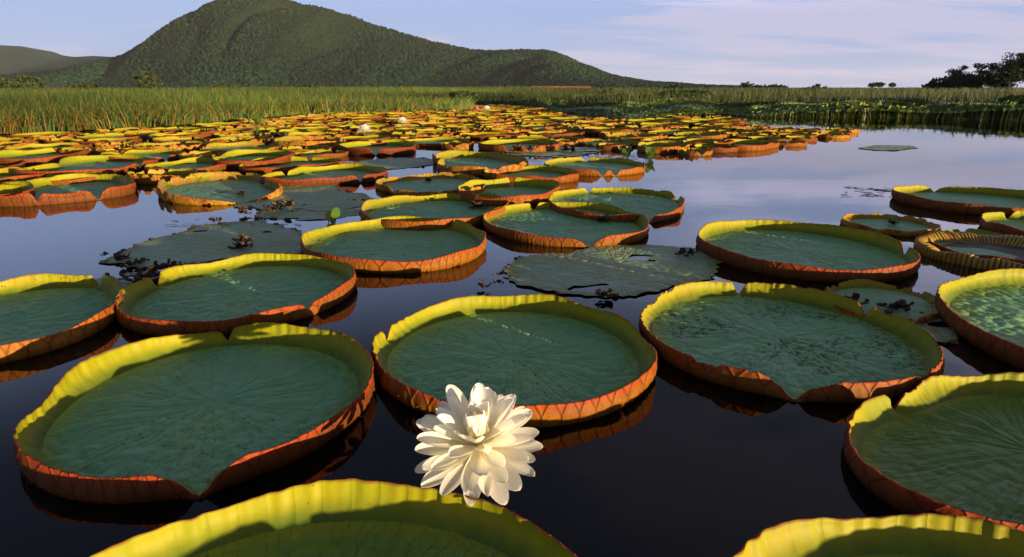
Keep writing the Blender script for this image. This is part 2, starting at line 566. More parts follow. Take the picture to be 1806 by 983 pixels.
N = 56000
yy = MD + 15 - (rng.uniform(0, 1, N) ** .95) * 720
xx = rng.uniform(-1, 1, N) * 1500 * (yy / MD) - 450
zz = mountain_z(xx, yy)
az_ok = (zz > -1.2) & (np.abs(xx / yy) < 1.1)
xx, yy, zz = xx[az_ok], yy[az_ok], zz[az_ok]
N = len(xx)
rad = rng.uniform(2.6, 5.0, N) * np.interp(zz, [0, 60, 200], [1.2, .85, .6])
br = (rng.uniform(.35, 1.65, N) * (1 + .25 * nH(xx, yy)))[:, None]
hi = np.clip(zz / 230, 0, 1)[:, None]
cc = (np.array([.006, .021, .006]) * (1 - hi * .7) + np.array([.017, .025, .007]) * hi * .7) * br
V, Fc, cc = crowns(N, np.stack([xx, yy, zz + rad * .25], 1), rad, cc, rng)
tag(link('mountain_forest', mesh_np('mountain_forest', V, tris=Fc, mats=(m_crown,), col=cc)),
    'unbroken dark forest covering the mountain slopes', 'forest', kind='stuff')


# ------------------------------------------------------------------ lily pads
def rim_rel(u, v):
    x = np.abs((u % 1.0) - .5)
    br = np.clip((v - .62) / .38, 0, 1) * .30
    return np.exp(-((x - br) / .055) ** 2)


PADSPINES = {}


def worley(x, y, cell, seed):
    rg = np.random.default_rng(seed)
    J = rg.uniform(0, 1, (64, 64, 2))
    gx, gy = x / cell, y / cell
    ix, iy = np.floor(gx).astype(int), np.floor(gy).astype(int)
    best = np.full(x.shape, 9.)
    for a in (-1, 0, 1):
        for b in (-1, 0, 1):
            j = J[(ix + a) % 64, (iy + b) % 64]
            d = (ix + a + j[..., 0] - gx) ** 2 + (iy + b + j[..., 1] - gy) ** 2
            best = np.minimum(best, d)
    return best


def pad_meshes(name, rfun, h, notches, seed, seg_per_rib=12, ro=12, ri=9, damage=0., curl=0., blade=None, nribs=None, wavy=1.0):
    """blade and rim meshes of a giant lily pad; rfun(theta) is the radius of the lip"""
    rng = np.random.default_rng(seed)
    th0 = np.linspace(0, 2 * PI, 128, endpoint=False)
    rm = rfun(th0).mean()
    nr = nribs or max(30, int(38 * rm / .72) + 16)
    ns = nr * seg_per_rib
    th = np.arange(ns + 1) * 2 * PI / ns
    Rt = rfun(th)
    wu = wob(rng, 6, 2, 7)
    u = th * nr / (2 * PI) + .55 * wu(th)
    wl, wh, wd, we = wob(rng, 5, 1, 4), wob(rng, 7, 2, 9), wob(rng, 9, 3, 22), wob(rng, 12, 20, 90)
    f = 1 + .11 * wh(th) + .018 * we(th) * (.5 + damage)
    if damage:
        dd = wd(th)
        f = f - damage * np.clip((dd - .55) * 2.2, 0, 1) * (.7 + .3 * np.abs(we(th)))
    spout = np.zeros_like(th)
    for (tn, wn, dn) in notches:
        d = np.abs((th - tn + PI) % (2 * PI) - PI)
        s = np.clip(d / wn, 0, 1)
        f = f * (1 - dn * (1 - s) ** 1.7)
        s2 = np.clip(d / .07, 0, 1) ** .7
        f = f * (1 - min(1, dn * 1.02) * (1 - s2))
        spout = np.maximum(spout, dn * np.clip(1 - d / .07, 0, 1))
    f = np.clip(f, .10, 1.25)
    H = h * f
    lean = (.010 * wl(th) + .006 * wh(th)) * wavy
    fold = np.cos(2 * PI * u) * (1 + .7 * wob(rng, 12, 10, 60)(th)) * wavy
    Vs, UV = [], []

    def ring(r, z, v):
        x = r * np.cos(th)
        y = r * np.sin(th)
        Vs.append(np.stack([x, y, z], 1))
        UV.append(np.stack([u, np.full_like(u, v) if np.isscalar(v) else v], 1))
    # outer wall from under water up to the lip
    vo = np.linspace(0, 1, ro)
    for v in vo:
        z = -.022 + (H + .022) * v
        bulge = .012 * math.sin(PI * min(1, v * 1.15)) - .035 * (1 - v) ** 3
        cur = -curl * max(0, v - .55) ** 2 * 4 * rm
        rel = .0075 * rim_rel(u, v) * (1 - .75 * v) + .0022 * fold * (1 - v * .5)
        ring(Rt + bulge + lean * v + cur + rel + .004 * spout, z, v)
    no = len(Vs)
    # lip and inner wall down to the blade
    vi = np.linspace(1, 0, ri)
    for k, v in enumerate(vi):
        fil = (1 - v) ** 2.6
        z = .012 + (H - .012) * v + (.0015 if k == 0 else 0)
        cur = -curl * max(0, v - .55) ** 2 * 4 * rm
        rel = .0052 * fold * (1 - v * .35)
        ring(Rt - .006 - .062 * fil + lean * v + cur + rel * (1 - fil), z, v)
    V = np.concatenate(Vs)
    UVa = np.concatenate(UV)
    n = ns + 1
    i, j = np.meshgrid(np.arange(ns), np.arange(len(Vs) - 1))
    a = (j * n + i).ravel()
    q = np.stack([a, a + 1, a + n + 1, a + n], 1)
    mi = (j.ravel() >= no).astype(int)
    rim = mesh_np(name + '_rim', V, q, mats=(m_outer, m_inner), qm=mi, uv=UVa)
    spines = None
    if seg_per_rib >= 12 and seed < 13:
        sv, st = [], []
        for k in range(nr * 3):
            t0 = (k + .5 * 0 + rng.uniform(-.12, .12)) / nr * 2 * PI / 3 * 1.0
            i0_ = int(np.argmin(np.abs(th - t0 % (2 * PI))))
            v0 = rng.uniform(.02, .62)
            rr0 = Rt[i0_] + .010 * math.sin(PI * min(1, v0 * 1.15)) - .035 * (1 - v0) ** 3 + lean[i0_] * v0
            z0 = -.022 + (H[i0_] + .022) * v0
            L = rng.uniform(.006, .015)
            c0_ = np.array([math.cos(th[i0_]), math.sin(th[i0_])])
            tg = np.array([-c0_[1], c0_[0]])
            b = len(sv)
            for s_, dz in ((-1, -.5), (1, -.5), (0, .8)):
                q_ = c0_ * (rr0 - .002) + tg * s_ * .0022
                sv.append((q_[0], q_[1], z0 + dz * .0030))
            q_ = c0_ * (rr0 + L)
            sv.append((q_[0], q_[1], z0 - L * .2))
            st += [(b, b + 1, b + 3), (b + 1, b + 2, b + 3), (b + 2, b, b + 3)]
        spines = mesh_np('spines', sv, tris=st, mats=(m_spine,), smooth=False)
    # blade
    nrad = 6 if seg_per_rib < 6 else 16 if seg_per_rib < 10 else 64
    bs = ns // (1 if seg_per_rib < 6 else 3 if seg_per_rib < 10 else 2)
    qa = wob(rng, 6, 1, 6)
    tb = np.arange(bs + 1) * 2 * PI / bs
    Rb = np.interp(tb, th, Rt + spout * .03) - .058 + .054 * np.interp(tb, th, spout)
    rip = sines2(rng, 12, 9, 40)
    vs, uvs = [], []
    for k in range(nrad + 1):
        s = (k / nrad) ** .8
        x, y = Rb * s * np.cos(tb), Rb * s * np.sin(tb)
        z = .010 + .0030 * rip(x, y) * (1 - s ** 4) + .004 * s ** 6 - .006 * math.exp(-(s / .05) ** 2)
        if nrad == 64:
            wx, wy = x + .012 * rip(y, x) , y + .012 * rip(x + 3, y)
            am = (.6 + .4 * qa(tb + 2 * s)) * min(1, s * 4) * min(1, (1 - s) * 14)
            z = z + am * (.0100 * (.45 - worley(wx, wy, .060, seed)) + .0036 * (.45 - worley(wx + 5, wy, .027, seed + 1)))
            for n_, s0_ in ((14, .03), (28, .33), (56, .66)):
                q_ = np.abs(((tb / (2 * PI) + .010 * rip(x, y) * .6) * n_) % 1 - .5) / n_ * 2 * PI * max(s, .02) * rm
                z = z - .0040 * np.exp(-(q_ / .006) ** 2) * min(1, max(0, (s - s0_) * 8)) * min(1, (1 - s) * 14)
        vs.append(np.stack([x, y, z], 1))
        uvs.append(np.stack([tb / (2 * PI), np.full_like(tb, s)], 1))
    nb = bs + 1
    i, j = np.meshgrid(np.arange(bs), np.arange(nrad))
    a = (j * nb + i).ravel()
    q = np.stack([a, a + nb, a + nb + 1, a + 1], 1)
    bl = mesh_np(name + '_blade', np.concatenate(vs), q, mats=(blade or m_blade,), uv=np.concatenate(uvs))
    PADSPINES[rim.name] = spines
    return bl, rim


def fit_outline(pts, h, lam=.25, force=None):
    P = np.array([at(x, y, h)[:2] for x, y in pts])
    A = np.c_[2 * P, np.ones(len(P))]
    b = (P ** 2).sum(1)
    s = np.linalg.lstsq(A, b, rcond=None)[0]
    c = s[:2].copy() if force is None else np.array(force[:2], float)
    if force is not None:
        return c, (lambda t: force[2] + 0 * t), force[2]
    co = None
    for it in range(12):
        d = P - c
        th = np.arctan2(d[:, 1], d[:, 0])
        r = np.hypot(d[:, 0], d[:, 1])
        M = np.c_[np.ones(len(th)), np.cos(th), np.sin(th), np.cos(2 * th), np.sin(2 * th), np.cos(3 * th), np.sin(3 * th)]
        reg = np.diag([0, .01, .01, lam, lam, lam * 2.5, lam * 2.5])
        co = np.linalg.solve(M.T @ M + reg, M.T @ r)
        c = c + .7 * co[1:3]
    c0 = co.copy()
    return c, lambda t: c0[0] + c0[3] * np.cos(2 * t) + c0[4] * np.sin(2 * t) + c0[5] * np.cos(3 * t) + c0[6] * np.sin(3 * t), c0[0]


placed = []      # (x, y, radius)
GROUP = 'giant rimmed lily pads afloat on the lake'


def hero(pts, label, notch=(), h=.12, lod=12, age=0.1, lam=.25, blade=None, damage=0., curl=0., seed=0, name='water_lily_pad', wavy=1.0, force=None, red=.6, speckle=0.):
    h *= .84
    c, rf, r0 = fit_outline(pts, h, lam, force)
    nn = []
    for (px, py, wn, dn) in notch:
        p = at(px, py, h)[:2] - c
        nn.append((math.atan2(p[1], p[0]), wn, dn))
    bl, rim = pad_meshes(name, rf, h, nn, seed, lod, 12 if lod > 8 else 8, 9 if lod > 8 else 6, damage, curl, blade, wavy=wavy)
    e = link(name, None, loc=(c[0], c[1], 0))
    e.empty_display_size = .2
    tag(e, label, 'lily pad', GROUP)
    b = link('blade', bl, e)
    r = link('rim', rim, e)
    if PADSPINES.get(rim.name):
        link('spines', PADSPINES[rim.name], e)['kind'] = 'stuff'
    b['age'] = float(age)
    r['age'] = float(age)
    r['redness'] = float(red)
    b['speckle'] = float(speckle)
    placed.append((c[0], c[1], r0))
    print('HERO %.2f %.2f r=%.2f %s' % (c[0], c[1], r0, label))
    return e


hero([(21, 768), (71, 697), (142, 655), (178, 625), (255, 596), (332, 587), (463, 573), (534, 573), (593, 587), (635, 619), (652, 667), (617, 708), (563, 750), (504, 777), (415, 806), (261, 840), (178, 842), (89, 836), (42, 809), (23, 786)],
     'huge near-left pad whose teal blade ends in a pointed notch at the front', [(338, 870, .26, .97), (394, 591, .05, .5)], h=.125, lod=14, seed=1, red=0.85, age=.05)
hero([(655, 605), (668, 584), (725, 554), (778, 533), (855, 522), (938, 520), (1015, 533), (1086, 555), (1134, 584), (1150, 608), (1122, 667), (1074, 697), (1015, 711), (956, 717), (867, 714), (796, 708), (736, 691), (689, 661), (659, 631)],
     'large round pad right behind the big white flower, rim glowing orange at front right', [(697, 580, .10, .55), (1142, 631, .07, .45)], h=.12, lod=14, seed=2, red=0, age=.05)
hero([(1134, 548), (1147, 525), (1183, 507), (1236, 497), (1290, 498), (1367, 503), (1408, 504), (1456, 516), (1515, 536), (1575, 551), (1616, 572), (1652, 602), (1668, 628), (1664, 643), (1634, 661), (1598, 673), (1486, 672), (1337, 661), (1260, 643), (1189, 620), (1153, 584)],
     'large pad right of centre with speckled blade and heart-shaped notch at the front', [(1410, 689, .24, .95), (1328, 522, .06, .85), (1520, 538, .10, .45)], h=.115, lod=14, seed=3, speckle=1, red=0.75, age=.25, damage=.2)
hero([(166, 983), (237, 949), (326, 913), (415, 883), (522, 860), (623, 851), (689, 855), (796, 869), (855, 886), (926, 916), (986, 949), (1027, 983)],
     'yellow-rimmed pad cut by the bottom edge of the picture below the white flower', [(1300, 1500, .10, .8)], h=.125, lod=14, seed=4, lam=3, blade=m_blade_olive, age=.02)
hero([(206, 527), (219, 510), (255, 489), (285, 481), (332, 471), (380, 456), (439, 449), (504, 447), (563, 452), (599, 459), (620, 471), (627, 486), (611, 501), (581, 519), (540, 533), (492, 545), (415, 560), (356, 567), (285, 567), (237, 560), (211, 542)],
     'broad pad left of centre with a notch in its back rim at the left', [(317, 488, .10, .8), (545, 532, .10, .3)], h=.115, lod=12, seed=5, red=0.35, age=.08)
hero([(-60, 510), (0, 498), (36, 489), (89, 483), (160, 484), (190, 486), (205, 498), (207, 519), (202, 539), (166, 560), (119, 578), (59, 596), (0, 612)],
     'pad cut by the left edge of the picture, its back rim peppered with brown spots', [(170, 486, .08, .9)], h=.115, lod=12, seed=6, red=0.15, age=.45, lam=1)
hero([(530, 425), (560, 405), (620, 390), (700, 384), (770, 384), (820, 392), (850, 410), (851, 425), (835, 440), (780, 453), (700, 460), (622, 458), (560, 445), (533, 432)],
     'pad behind centre left whose orange outer rim mirrors in the water', [(795, 388, .07, .35)], h=.12, lod=12, seed=7, red=0, age=.15)
hero([(857, 385), (870, 370), (910, 361), (1030, 357), (1090, 365), (1130, 380), (1141, 398), (1125, 410), (1090, 418), (1020, 420), (950, 414), (890, 405), (862, 395)],
     'heart-shaped pad with dark withered scraps lying on its blade', [(1050, 428, .22, .9), (960, 366, .08, .8)], h=.105, lod=10, seed=8, red=0.35, age=.2)
hero([(1233, 405), (1250, 393), (1310, 388), (1390, 390), (1480, 398), (1540, 410), (1570, 425), (1615, 436), (1628, 450), (1600, 470), (1540, 474), (1440, 470), (1340, 460), (1260, 435), (1236, 415)],
     'wide pad at right, back rim cut by a deep gap near its right end', [(1580, 430, .10, .97)], h=.125, lod=12, seed=9, red=0.85, age=.12)
hero([(1518, 738), (1527, 714), (1551, 697), (1586, 689), (1681, 667), (1729, 658), (1806, 661), (1524, 780), (1545, 827), (1575, 875), (1586, 898), (1690, 892), (1800, 902), (1950, 922)],
     'olive ribbed pad cut by the right edge, its near-left rim split by a notch', [(1640, 712, .13, .97)], h=.105, lod=14, seed=10, red=0.9, lam=.12, blade=m_blade_olive, age=.1)
hero([(1305, 983), (1337, 958), (1397, 928), (1468, 911), (1575, 909), (1664, 915), (1753, 928), (1806, 937), (1900, 975)],
     'pad in the bottom right corner showing only its bright yellow back rim', [(1100, 1400, .1, .8)], h=.125, lod=14, seed=11, lam=3, blade=m_blade_olive, age=.22)
hero([(1661, 513), (1672, 495), (1693, 483), (1735, 475), (1806, 475), (1669, 536), (1717, 572), (1764, 596), (1806, 617)],
     'bright yellow-rimmed pad cut by the right edge at mid height', [], h=.13, lod=12, seed=12, red=0.45, lam=1.5, age=.03)
hero([(1641, 413), (1653, 406), (1694, 404), (1755, 408), (1806, 417), (1655, 430), (1700, 447)],
     'green pad half hidden behind the curled orange-ribbed pad', [(1697, 404, .08, .6)], h=.07, lod=8, seed=13, lam=2, age=.0)
hero([(1487, 387), (1497, 378), (1531, 376), (1572, 378), (1613, 383), (1643, 391), (1659, 400), (1649, 405), (1623, 408), (1592, 406), (1531, 400), (1495, 391)],
     'small brown-rimmed pad with one dark scrap on it, between the big right pads', [], h=.07, lod=8, seed=14, red=0.6, age=.85, damage=.25)
hero([(1580, 332), (1596, 326), (1633, 325), (1690, 327), (1735, 329), (1806, 335), (1592, 342), (1633, 351), (1674, 357), (1735, 361), (1775, 365)],
     'farthest pad at the right edge, its back rim dipping low in the middle', [(1670, 330, .35, .75)], h=.13, lod=8, seed=15, red=0.8, lam=1.5, age=.25)
hero([(1737, 378), (1745, 371), (1775, 369), (1796, 374), (1739, 389), (1775, 400), (1806, 408)],
     'small bright pad at the right edge just above the curled ribbed pad', [(1806, 377, .12, .8)], h=.12, lod=8, seed=16, red=0.6, lam=2, age=.05)
hero([(1450, 515), (1480, 499), (1539, 497), (1604, 507), (1646, 519), (1659, 536), (1630, 560), (1540, 560)],
     'low worn pad sunk behind the right-of-centre pad, edge torn brown', [(1470, 520, .3, .8)], h=.05, lod=8, seed=17, lam=1.5, age=.5, damage=.5)
hero([(599, 256), (634, 249), (681, 248), (711, 247), (730, 252), (725, 259), (690, 262), (640, 262), (606, 260)],
     'small pad with glowing red rim parted at the front, below the left white flower', [(662, 262, .16, .85), (668, 248, .1, .6)], h=.17, lod=8, seed=18, red=0.9, age=.0)
hero([(499, 318), (492, 303), (529, 296), (574, 291), (624, 290), (661, 292), (677, 300), (661, 308), (599, 312), (557, 313), (512, 317)],
     'long pad with a dark red front rim beside the grey flattened leaves', [(522, 301, .1, .8), (651, 312, .15, .7)], h=.13, lod=8, seed=19, red=1, age=.05)
hero([(420, 291), (450, 282), (490, 277), (534, 278), (579, 277), (600, 282), (584, 288), (500, 295), (440, 296)],
     'yellow-green pad split by a back notch, third row left of centre', [(541, 278, .1, .85)], h=.12, lod=6, seed=20, age=.05)
hero([(377, 281), (392, 274), (450, 264), (487, 264), (519, 270), (500, 277), (430, 284)],
     'pad with a tall rounded green back rim, upper left of the raft', [(415, 272, .14, .9)], h=.16, lod=6, seed=21, age=.0)
hero([(769, 275), (776, 268), (816, 266), (862, 267), (899, 273), (932, 283), (900, 291), (850, 295), (800, 293), (772, 285)],
     'crumpled pad with one flap of rim folded over showing red veins', [(925, 284, .25, .7)], h=.17, lod=8, seed=22, age=.75, damage=.25)
hero([(860, 303), (872, 296), (915, 293), (965, 293), (998, 297), (1017, 306), (998, 311), (932, 310), (875, 309)],
     'neat oval pad with bright yellow inside and orange front, centre of picture', [], h=.12, lod=8, seed=23, red=0.1, age=.0)
hero([(963, 287), (980, 279), (1016, 277), (1052, 277), (1096, 279), (1132, 287), (1125, 296), (1055, 299), (1000, 297)],
     'pad with a broken rim, its front parted in three orange lobes', [(1035, 277, .12, .9), (1062, 299, .12, .9), (1085, 299, .12, .9), (1128, 292, .2, .7)], h=.12, lod=8, seed=24, red=0, age=.25, damage=.2)
hero([(663, 319), (699, 311), (749, 306), (799, 306), (850, 318), (830, 333), (799, 338), (709, 332), (675, 328)],
     'withered brown-rimmed pad with sagging edge, left of the upright yellow pad', [(690, 332, .25, .7), (850, 318, .4, .6)], h=.10, lod=8, seed=25, age=1.0, damage=.35)
hero([(809, 333), (826, 321), (859, 315), (892, 317), (919, 315), (948, 313), (972, 320), (978, 333), (965, 341), (932, 346), (895, 348), (840, 345)],
     'pad with a high upright yellow back rim split in two lobes', [(903, 315, .09, .8)], h=.15, lod=10, seed=26, red=0.1, age=.05)
hero([(638, 371), (646, 357), (686, 348), (749, 342), (812, 341), (865, 344), (895, 358), (859, 376), (832, 382), (789, 388), (690, 390)],
     'yellow-rimmed pad holding a dark scrap, behind the orange-mirrored pad', [(830, 342, .3, .35)], h=.115, lod=10, seed=27, red=0.2, age=.3)
hero([(970, 346), (980, 339), (1007, 333), (1049, 332), (1110, 330), (1174, 337), (1198, 346), (1204, 362), (1176, 376), (1132, 379), (1040, 376)],
     'pad with its right rim torn away into a small red flap', [(1040, 332, .06, .8), (1188, 343, .22, .95), (1145, 379, .12, .85)], h=.10, lod=10, seed=28, red=0.5, age=.15, damage=.15)
hero([(27, 326), (66, 314), (122, 309), (166, 306), (199, 307), (222, 314), (186, 333), (150, 337), (78, 341), (29, 347)],
     'left pad with torn scarlet front rim mirrored in open water', [(178, 336, .16, .95), (62, 344, .06, .5)], h=.15, lod=10, seed=29, red=0.9, age=.15, damage=.1)
hero([(29, 299), (55, 293), (111, 281), (177, 274), (233, 273), (270, 279), (268, 286), (241, 289), (177, 296), (111, 302), (49, 305)],
     'long pad with dull red front rim above the scarlet-fronted pad', [(255, 289, .1, .5)], h=.15, lod=8, seed=30, red=0.9, age=.1)
hero([(277, 321), (337, 309), (399, 301), (450, 306), (480, 318), (383, 343), (330, 344), (290, 335)],
     'ragged pad with folded brown ribbed rim at the edge of the open water', [(430, 343, .9, .96), (470, 310, .5, .9)], h=.15, lod=8, seed=31, red=0.4, age=1.0, damage=.4)
hero([(-60, 345), (-40, 322), (0, 312), (18, 316), (26, 328), (20, 345), (0, 356)],
     'pad poking in at the left edge beside open water', [], h=.15, lod=8, seed=32, age=.1, force=(-6.55, 7.35, .72))
hero([(277, 287), (321, 281), (372, 279), (400, 284), (380, 293), (300, 298)], 'narrow pad with yellow back rim between red rims, left raft', [(340, 297, .1, .6)], h=.12, lod=6, seed=33, age=.1)
hero([(-20, 276), (22, 266), (89, 262), (133, 260), (155, 263), (130, 272), (60, 280)], 'pad with back rim notched near its right end, upper left raft', [(98, 262, .1, .8)], h=.15, lod=6, seed=34, age=.05)
hero([(845, 253), (870, 247), (915, 245), (960, 246), (985, 251), (960, 257), (880, 257)], 'pad showing three orange front lobes, above the crumpled pad', [(895, 258, .12, .9), (935, 258, .12, .8)], h=.16, lod=6, seed=35, red=0.1, age=.1)
hero([(1262, 250), (1300, 246), (1340, 246), (1367, 252), (1340, 256), (1290, 256)], 'outlying pad with long orange front rim facing the open water', [(1290, 257, .12, .9)], h=.15, lod=6, seed=36, red=0.2, age=.05)
hero([(1208, 248), (1235, 244), (1262, 245), (1258, 252), (1222, 252)], 'dark-fronted small pad left of the outlying orange one', [], h=.15, lod=6, seed=37, age=.0)
hero([(1125, 255), (1160, 249), (1200, 250), (1219, 254), (1200, 259), (1150, 260)], 'pad with mottled yellow lip beside the two small hyacinth plants', [], h=.15, lod=6, seed=38, age=.6, damage=.2)


# the curled pad whose rim has rolled in and shows its ribbed outside
def curled_pad():
    P = [(1620, 427), (1674, 416), (1725, 415), (1806, 424), (1653, 446), (1714, 458), (1806, 470)]
    c, rf, r0 = fit_outline(P, .05, 2)
    rng = np.random.default_rng(44)
    nr = 104
    ns = nr * 10
    th = np.arange(ns + 1) * 2 * PI / ns
    Rt = rf(th) + .02
    wl = wob(rng, 8, 2, 12)
    u = th * nr / (2 * PI)
    fold = .9 * np.abs(np.cos(PI * u)) ** .7 * (1 + .3 * wob(rng, 8, 5, 30)(th))
    prof = [(.00, -.02), (.006, .01), (.006, .035), (.0, .060), (-.018, .066), (-.045, .060), (-.075, .042), (-.10, .026), (-.13, .012)]
    Vs, UV = [], []
    for k, (dr, z) in enumerate(prof):
        a = 1 if 0 < k < 8 else .3
        r = Rt + dr * (1 + .25 * wl(th)) + .012 * fold * a * (1 if dr > -.03 else -.4)
        zz = z * (1 + .18 * wl(th + 1)) + .014 * fold * a * (k > 1)
        Vs.append(np.stack([r * np.cos(th), r * np.sin(th), zz], 1))
        UV.append(np.stack([u + .5, np.full_like(u, k / 8)], 1))
    n = ns + 1
    i, j = np.meshgrid(np.arange(ns), np.arange(len(prof) - 1))
    a = (j * n + i).ravel()
    me = mesh_np('rolled_rim', np.concatenate(Vs), np.stack([a, a + 1, a + n + 1, a + n], 1), mats=(m_under,), uv=np.concatenate(UV))
    bl, _ = pad_meshes('tmp', lambda t_: rf(t_) - .08, .1, [], 45, 4, 4, 4)
    bpy.data.meshes.remove(_)
    bl.materials[0] = m_debris
    e = link('curled_lily_pad', None, loc=(c[0], c[1], 0))
    tag(e, 'young pad rolled in on itself, orange ribbed rim round a dark hollow', 'lily pad', GROUP)
    link('blade', bl, e)
    link('rolled_rim', me, e)
    placed.append((c[0], c[1], r0))


curled_pad()


# flattened rimless leaves with holes and withered edges
def flat_pad(pts, label, seed, holes=.3, edge=.5, z=.006, lam=.05, edge_amt=60, tilt=None):
    c, rf, r0 = fit_outline(pts, 0.02, lam)
    rng = np.random.default_rng(seed)
    w1, w2 = wob(rng, 8, 3, 14), wob(rng, 10, 15, 60)
    ns, nr = 260, 60
    th = np.arange(ns + 1) * 2 * PI / ns
    Rb = rf(th) * (1 + .034 * w1(th) + .020 * w2(th))
    hn = sines2(rng, 22, 5, 34)
    rp = sines2(rng, 14, 7, 45)
    vs, uvs = [], []
    for k in range(nr + 1):
        s = (k / nr) ** .75
        x, y = Rb * s * np.cos(th), Rb * s * np.sin(th)
        vs.append(np.stack([x, y, z + .0035 + .0035 * rp(x, y)], 1))
        uvs.append(np.stack([th / (2 * PI), np.full_like(th, s)], 1))
    V = np.concatenate(vs)
    n = ns + 1
    i, j = np.meshgrid(np.arange(ns), np.arange(nr))
    a = (j * n + i).ravel()
    q = np.stack([a, a + n, a + n + 1, a + 1], 1)
    cen = V[q].mean(1)
    rr = (j.ravel() / nr)
    hv = hn(cen[:, 0], cen[:, 1] * 1.4)
    keep = hv < (1.8 - holes * (.5 + 1.5 * rr))
    me = mesh_np('flat_blade', V, q[keep], mats=(m_flat,), uv=np.concatenate(uvs))
    e = link('flattened_lily_leaf', None, loc=(c[0], c[1], 0))
    tag(e, label, 'lily leaf', 'flattened decaying lily leaves')
    link('blade', me, e)
    # withered curled bits along the margin
    vv, ff = [], []
    wsel = wob(rng, 6, 1, 5)
    for k in range(int(edge_amt * .6)):
        t0 = rng.uniform(0, 2 * PI)
        if wsel(t0) > edge * 2 - .9:
            continue
        rB = float(np.interp(t0, th, Rb))
        cxy = np.array([math.cos(t0), math.sin(t0)]) * rB * rng.uniform(.95, 1.02)
        sz = rng.uniform(.008, .020)
        base = len(vv)
        P = ico * rng.uniform(.5, 1.5, (12, 1)) * sz * np.array([1.5, 1.2, .9])
        P[:, 2] += sz * .5
        P[:, :2] += cxy
        vv += list(P)
        ff += [tuple(f_ + base) for f_ in icf]
    if vv:
        em = mesh_np('withered_margin', vv, tris=ff, mats=(m_debris,), smooth=False)
        link('withered_margin', em, e)['kind'] = 'stuff'
    placed.append((c[0], c[1], r0 * .95))
    return e


flat_pad([(885, 475), (960, 445), (1100, 430), (1220, 437), (1275, 470), (1240, 490), (1100, 518), (1010, 518), (920, 498)],
         'pitted flat leaf with no rim between the centre pad and the heart-shaped pad', 51, holes=.35, edge=.35)
flat_pad([(200, 445), (260, 425), (330, 401), (400, 391), (490, 393), (545, 412), (560, 430), (500, 452), (400, 458), (300, 470), (230, 466)],
         'grey flat leaf with brown withered margin behind the broad left pad', 52, holes=.42, edge=.8, edge_amt=110)
flat_pad([(380, 345), (420, 330), (500, 318), (580, 322), (640, 340), (660, 355), (600, 368), (500, 372), (420, 362)],
         'grey flat leaf lying against the long red-fronted pad', 53, holes=.2, edge=.6, edge_amt=90)
flat_pad([(450, 375), (520, 362), (600, 352), (665, 356), (650, 370), (600, 382), (520, 386), (470, 384)],
         'torn flat leaf awash below the grey one, open water showing through', 54, holes=.5, edge=.7, z=.002, edge_amt=70)
flat_pad([(616, 287), (650, 281), (700, 278), (749, 278), (768, 283), (756, 291), (700, 296), (640, 297)],
         'pale blue-grey flat leaf with dark knobs along its front edge', 55, holes=.1, edge=.9, edge_amt=120)
flat_pad([(1515, 260), (1540, 256), (1590, 256), (1618, 260), (1590, 264), (1545, 264)],
         'lone small leaf far out on the open water at right', 56, holes=.5, edge=.0)
flat_pad([(900, 265), (960, 258), (1040, 258), (1060, 266), (1000, 276), (930, 276)],
         'sunken blackened leaf with open water round it, right of the crumpled pad', 57, holes=.75, edge=1, edge_amt=120)
flat_pad([(165, 490), (230, 474), (330, 466), (400, 470), (330, 490), (240, 500)],
         'drowned leaf fragment between the two left pads', 58, holes=.7, edge=.6, z=.001)
flat_pad([(330, 318), (400, 309), (470, 308), (510, 316), (490, 330), (400, 338), (350, 335)],
         'smooth grey leaf beside the ragged brown ribbed pad', 59, holes=.1, edge=.4)
flat_pad([(1570, 560), (1620, 548), (1660, 560), (1690, 590), (1640, 600), (1590, 585)],
         'torn leaf afloat between the speckled pad and the bright right-edge pad', 60, holes=.5, edge=.6)

# --- the far raft
FIELD = [(-60, 345), (-60, 246), (40, 240), (150, 235), (300, 227), (420, 217), (520, 207), (600, 199), (680, 192), (740, 188), (800, 186), (880, 186), (942, 190),
         (980, 203), (1055, 208), (1110, 218), (1185, 209), (1270, 207), (1320, 222), (1400, 226), (1500, 230), (1480, 237), (1400, 247), (1370, 260), (1230, 268),
         (1060, 262), (1000, 268), (880, 268), (800, 256), (760, 262), (600, 268), (540, 285), (440, 312), (330, 308), (280, 330), (0, 350)]
fp = np.array([at(x, y, .06)[:2] for x, y in FIELD])


def inside(p, poly):
    x, y = p
    c = False
    j = len(poly) - 1
    for i in range(len(poly)):
        if (poly[i][1] > y) != (poly[j][1] > y) and x < (poly[j][0] - poly[i][0]) * (y - poly[i][1]) / (poly[j][1] - poly[i][1]) + poly[i][0]:
            c = not c
        j = i
    return c


rnd = random.Random(5)
cand = []
allp = list(placed)
grid = {}


def gkey(x, y):
    return (int(x // 2), int(y // 2))


for q in allp:
    grid.setdefault(gkey(q[0], q[1]), []).append(q)
x0, x1, y0, y1 = fp[:, 0].min(), fp[:, 0].max(), fp[:, 1].min(), fp[:, 1].max()
for phase, (tries, lo_, hi_) in enumerate([(30000, .70, .92), (30000, .50, .75), (30000, .33, .5)]):
    for _ in range(tries):
        x, y = rnd.uniform(x0, x1), rnd.uniform(y0, y1)
        if not inside((x, y), fp):
            continue
        r = rnd.uniform(lo_, hi_)
        if px_of((x, y, 0))[0] > 1290:
            r *= .62
        gx, gy = gkey(x, y)
        ok = True
        for ax in (-1, 0, 1):
            for ay in (-1, 0, 1):
                for q in grid.get((gx + ax, gy + ay), ()):
                    if math.hypot(q[0] - x, q[1] - y) < .97 * (q[2] + r):
                        ok = False
        if ok:
            grid.setdefault((gx, gy), []).append((x, y, r))
            cand.append((x, y, r))
cand.sort(key=lambda q: math.hypot(q[0], q[1]))
print('far pads', len(cand))

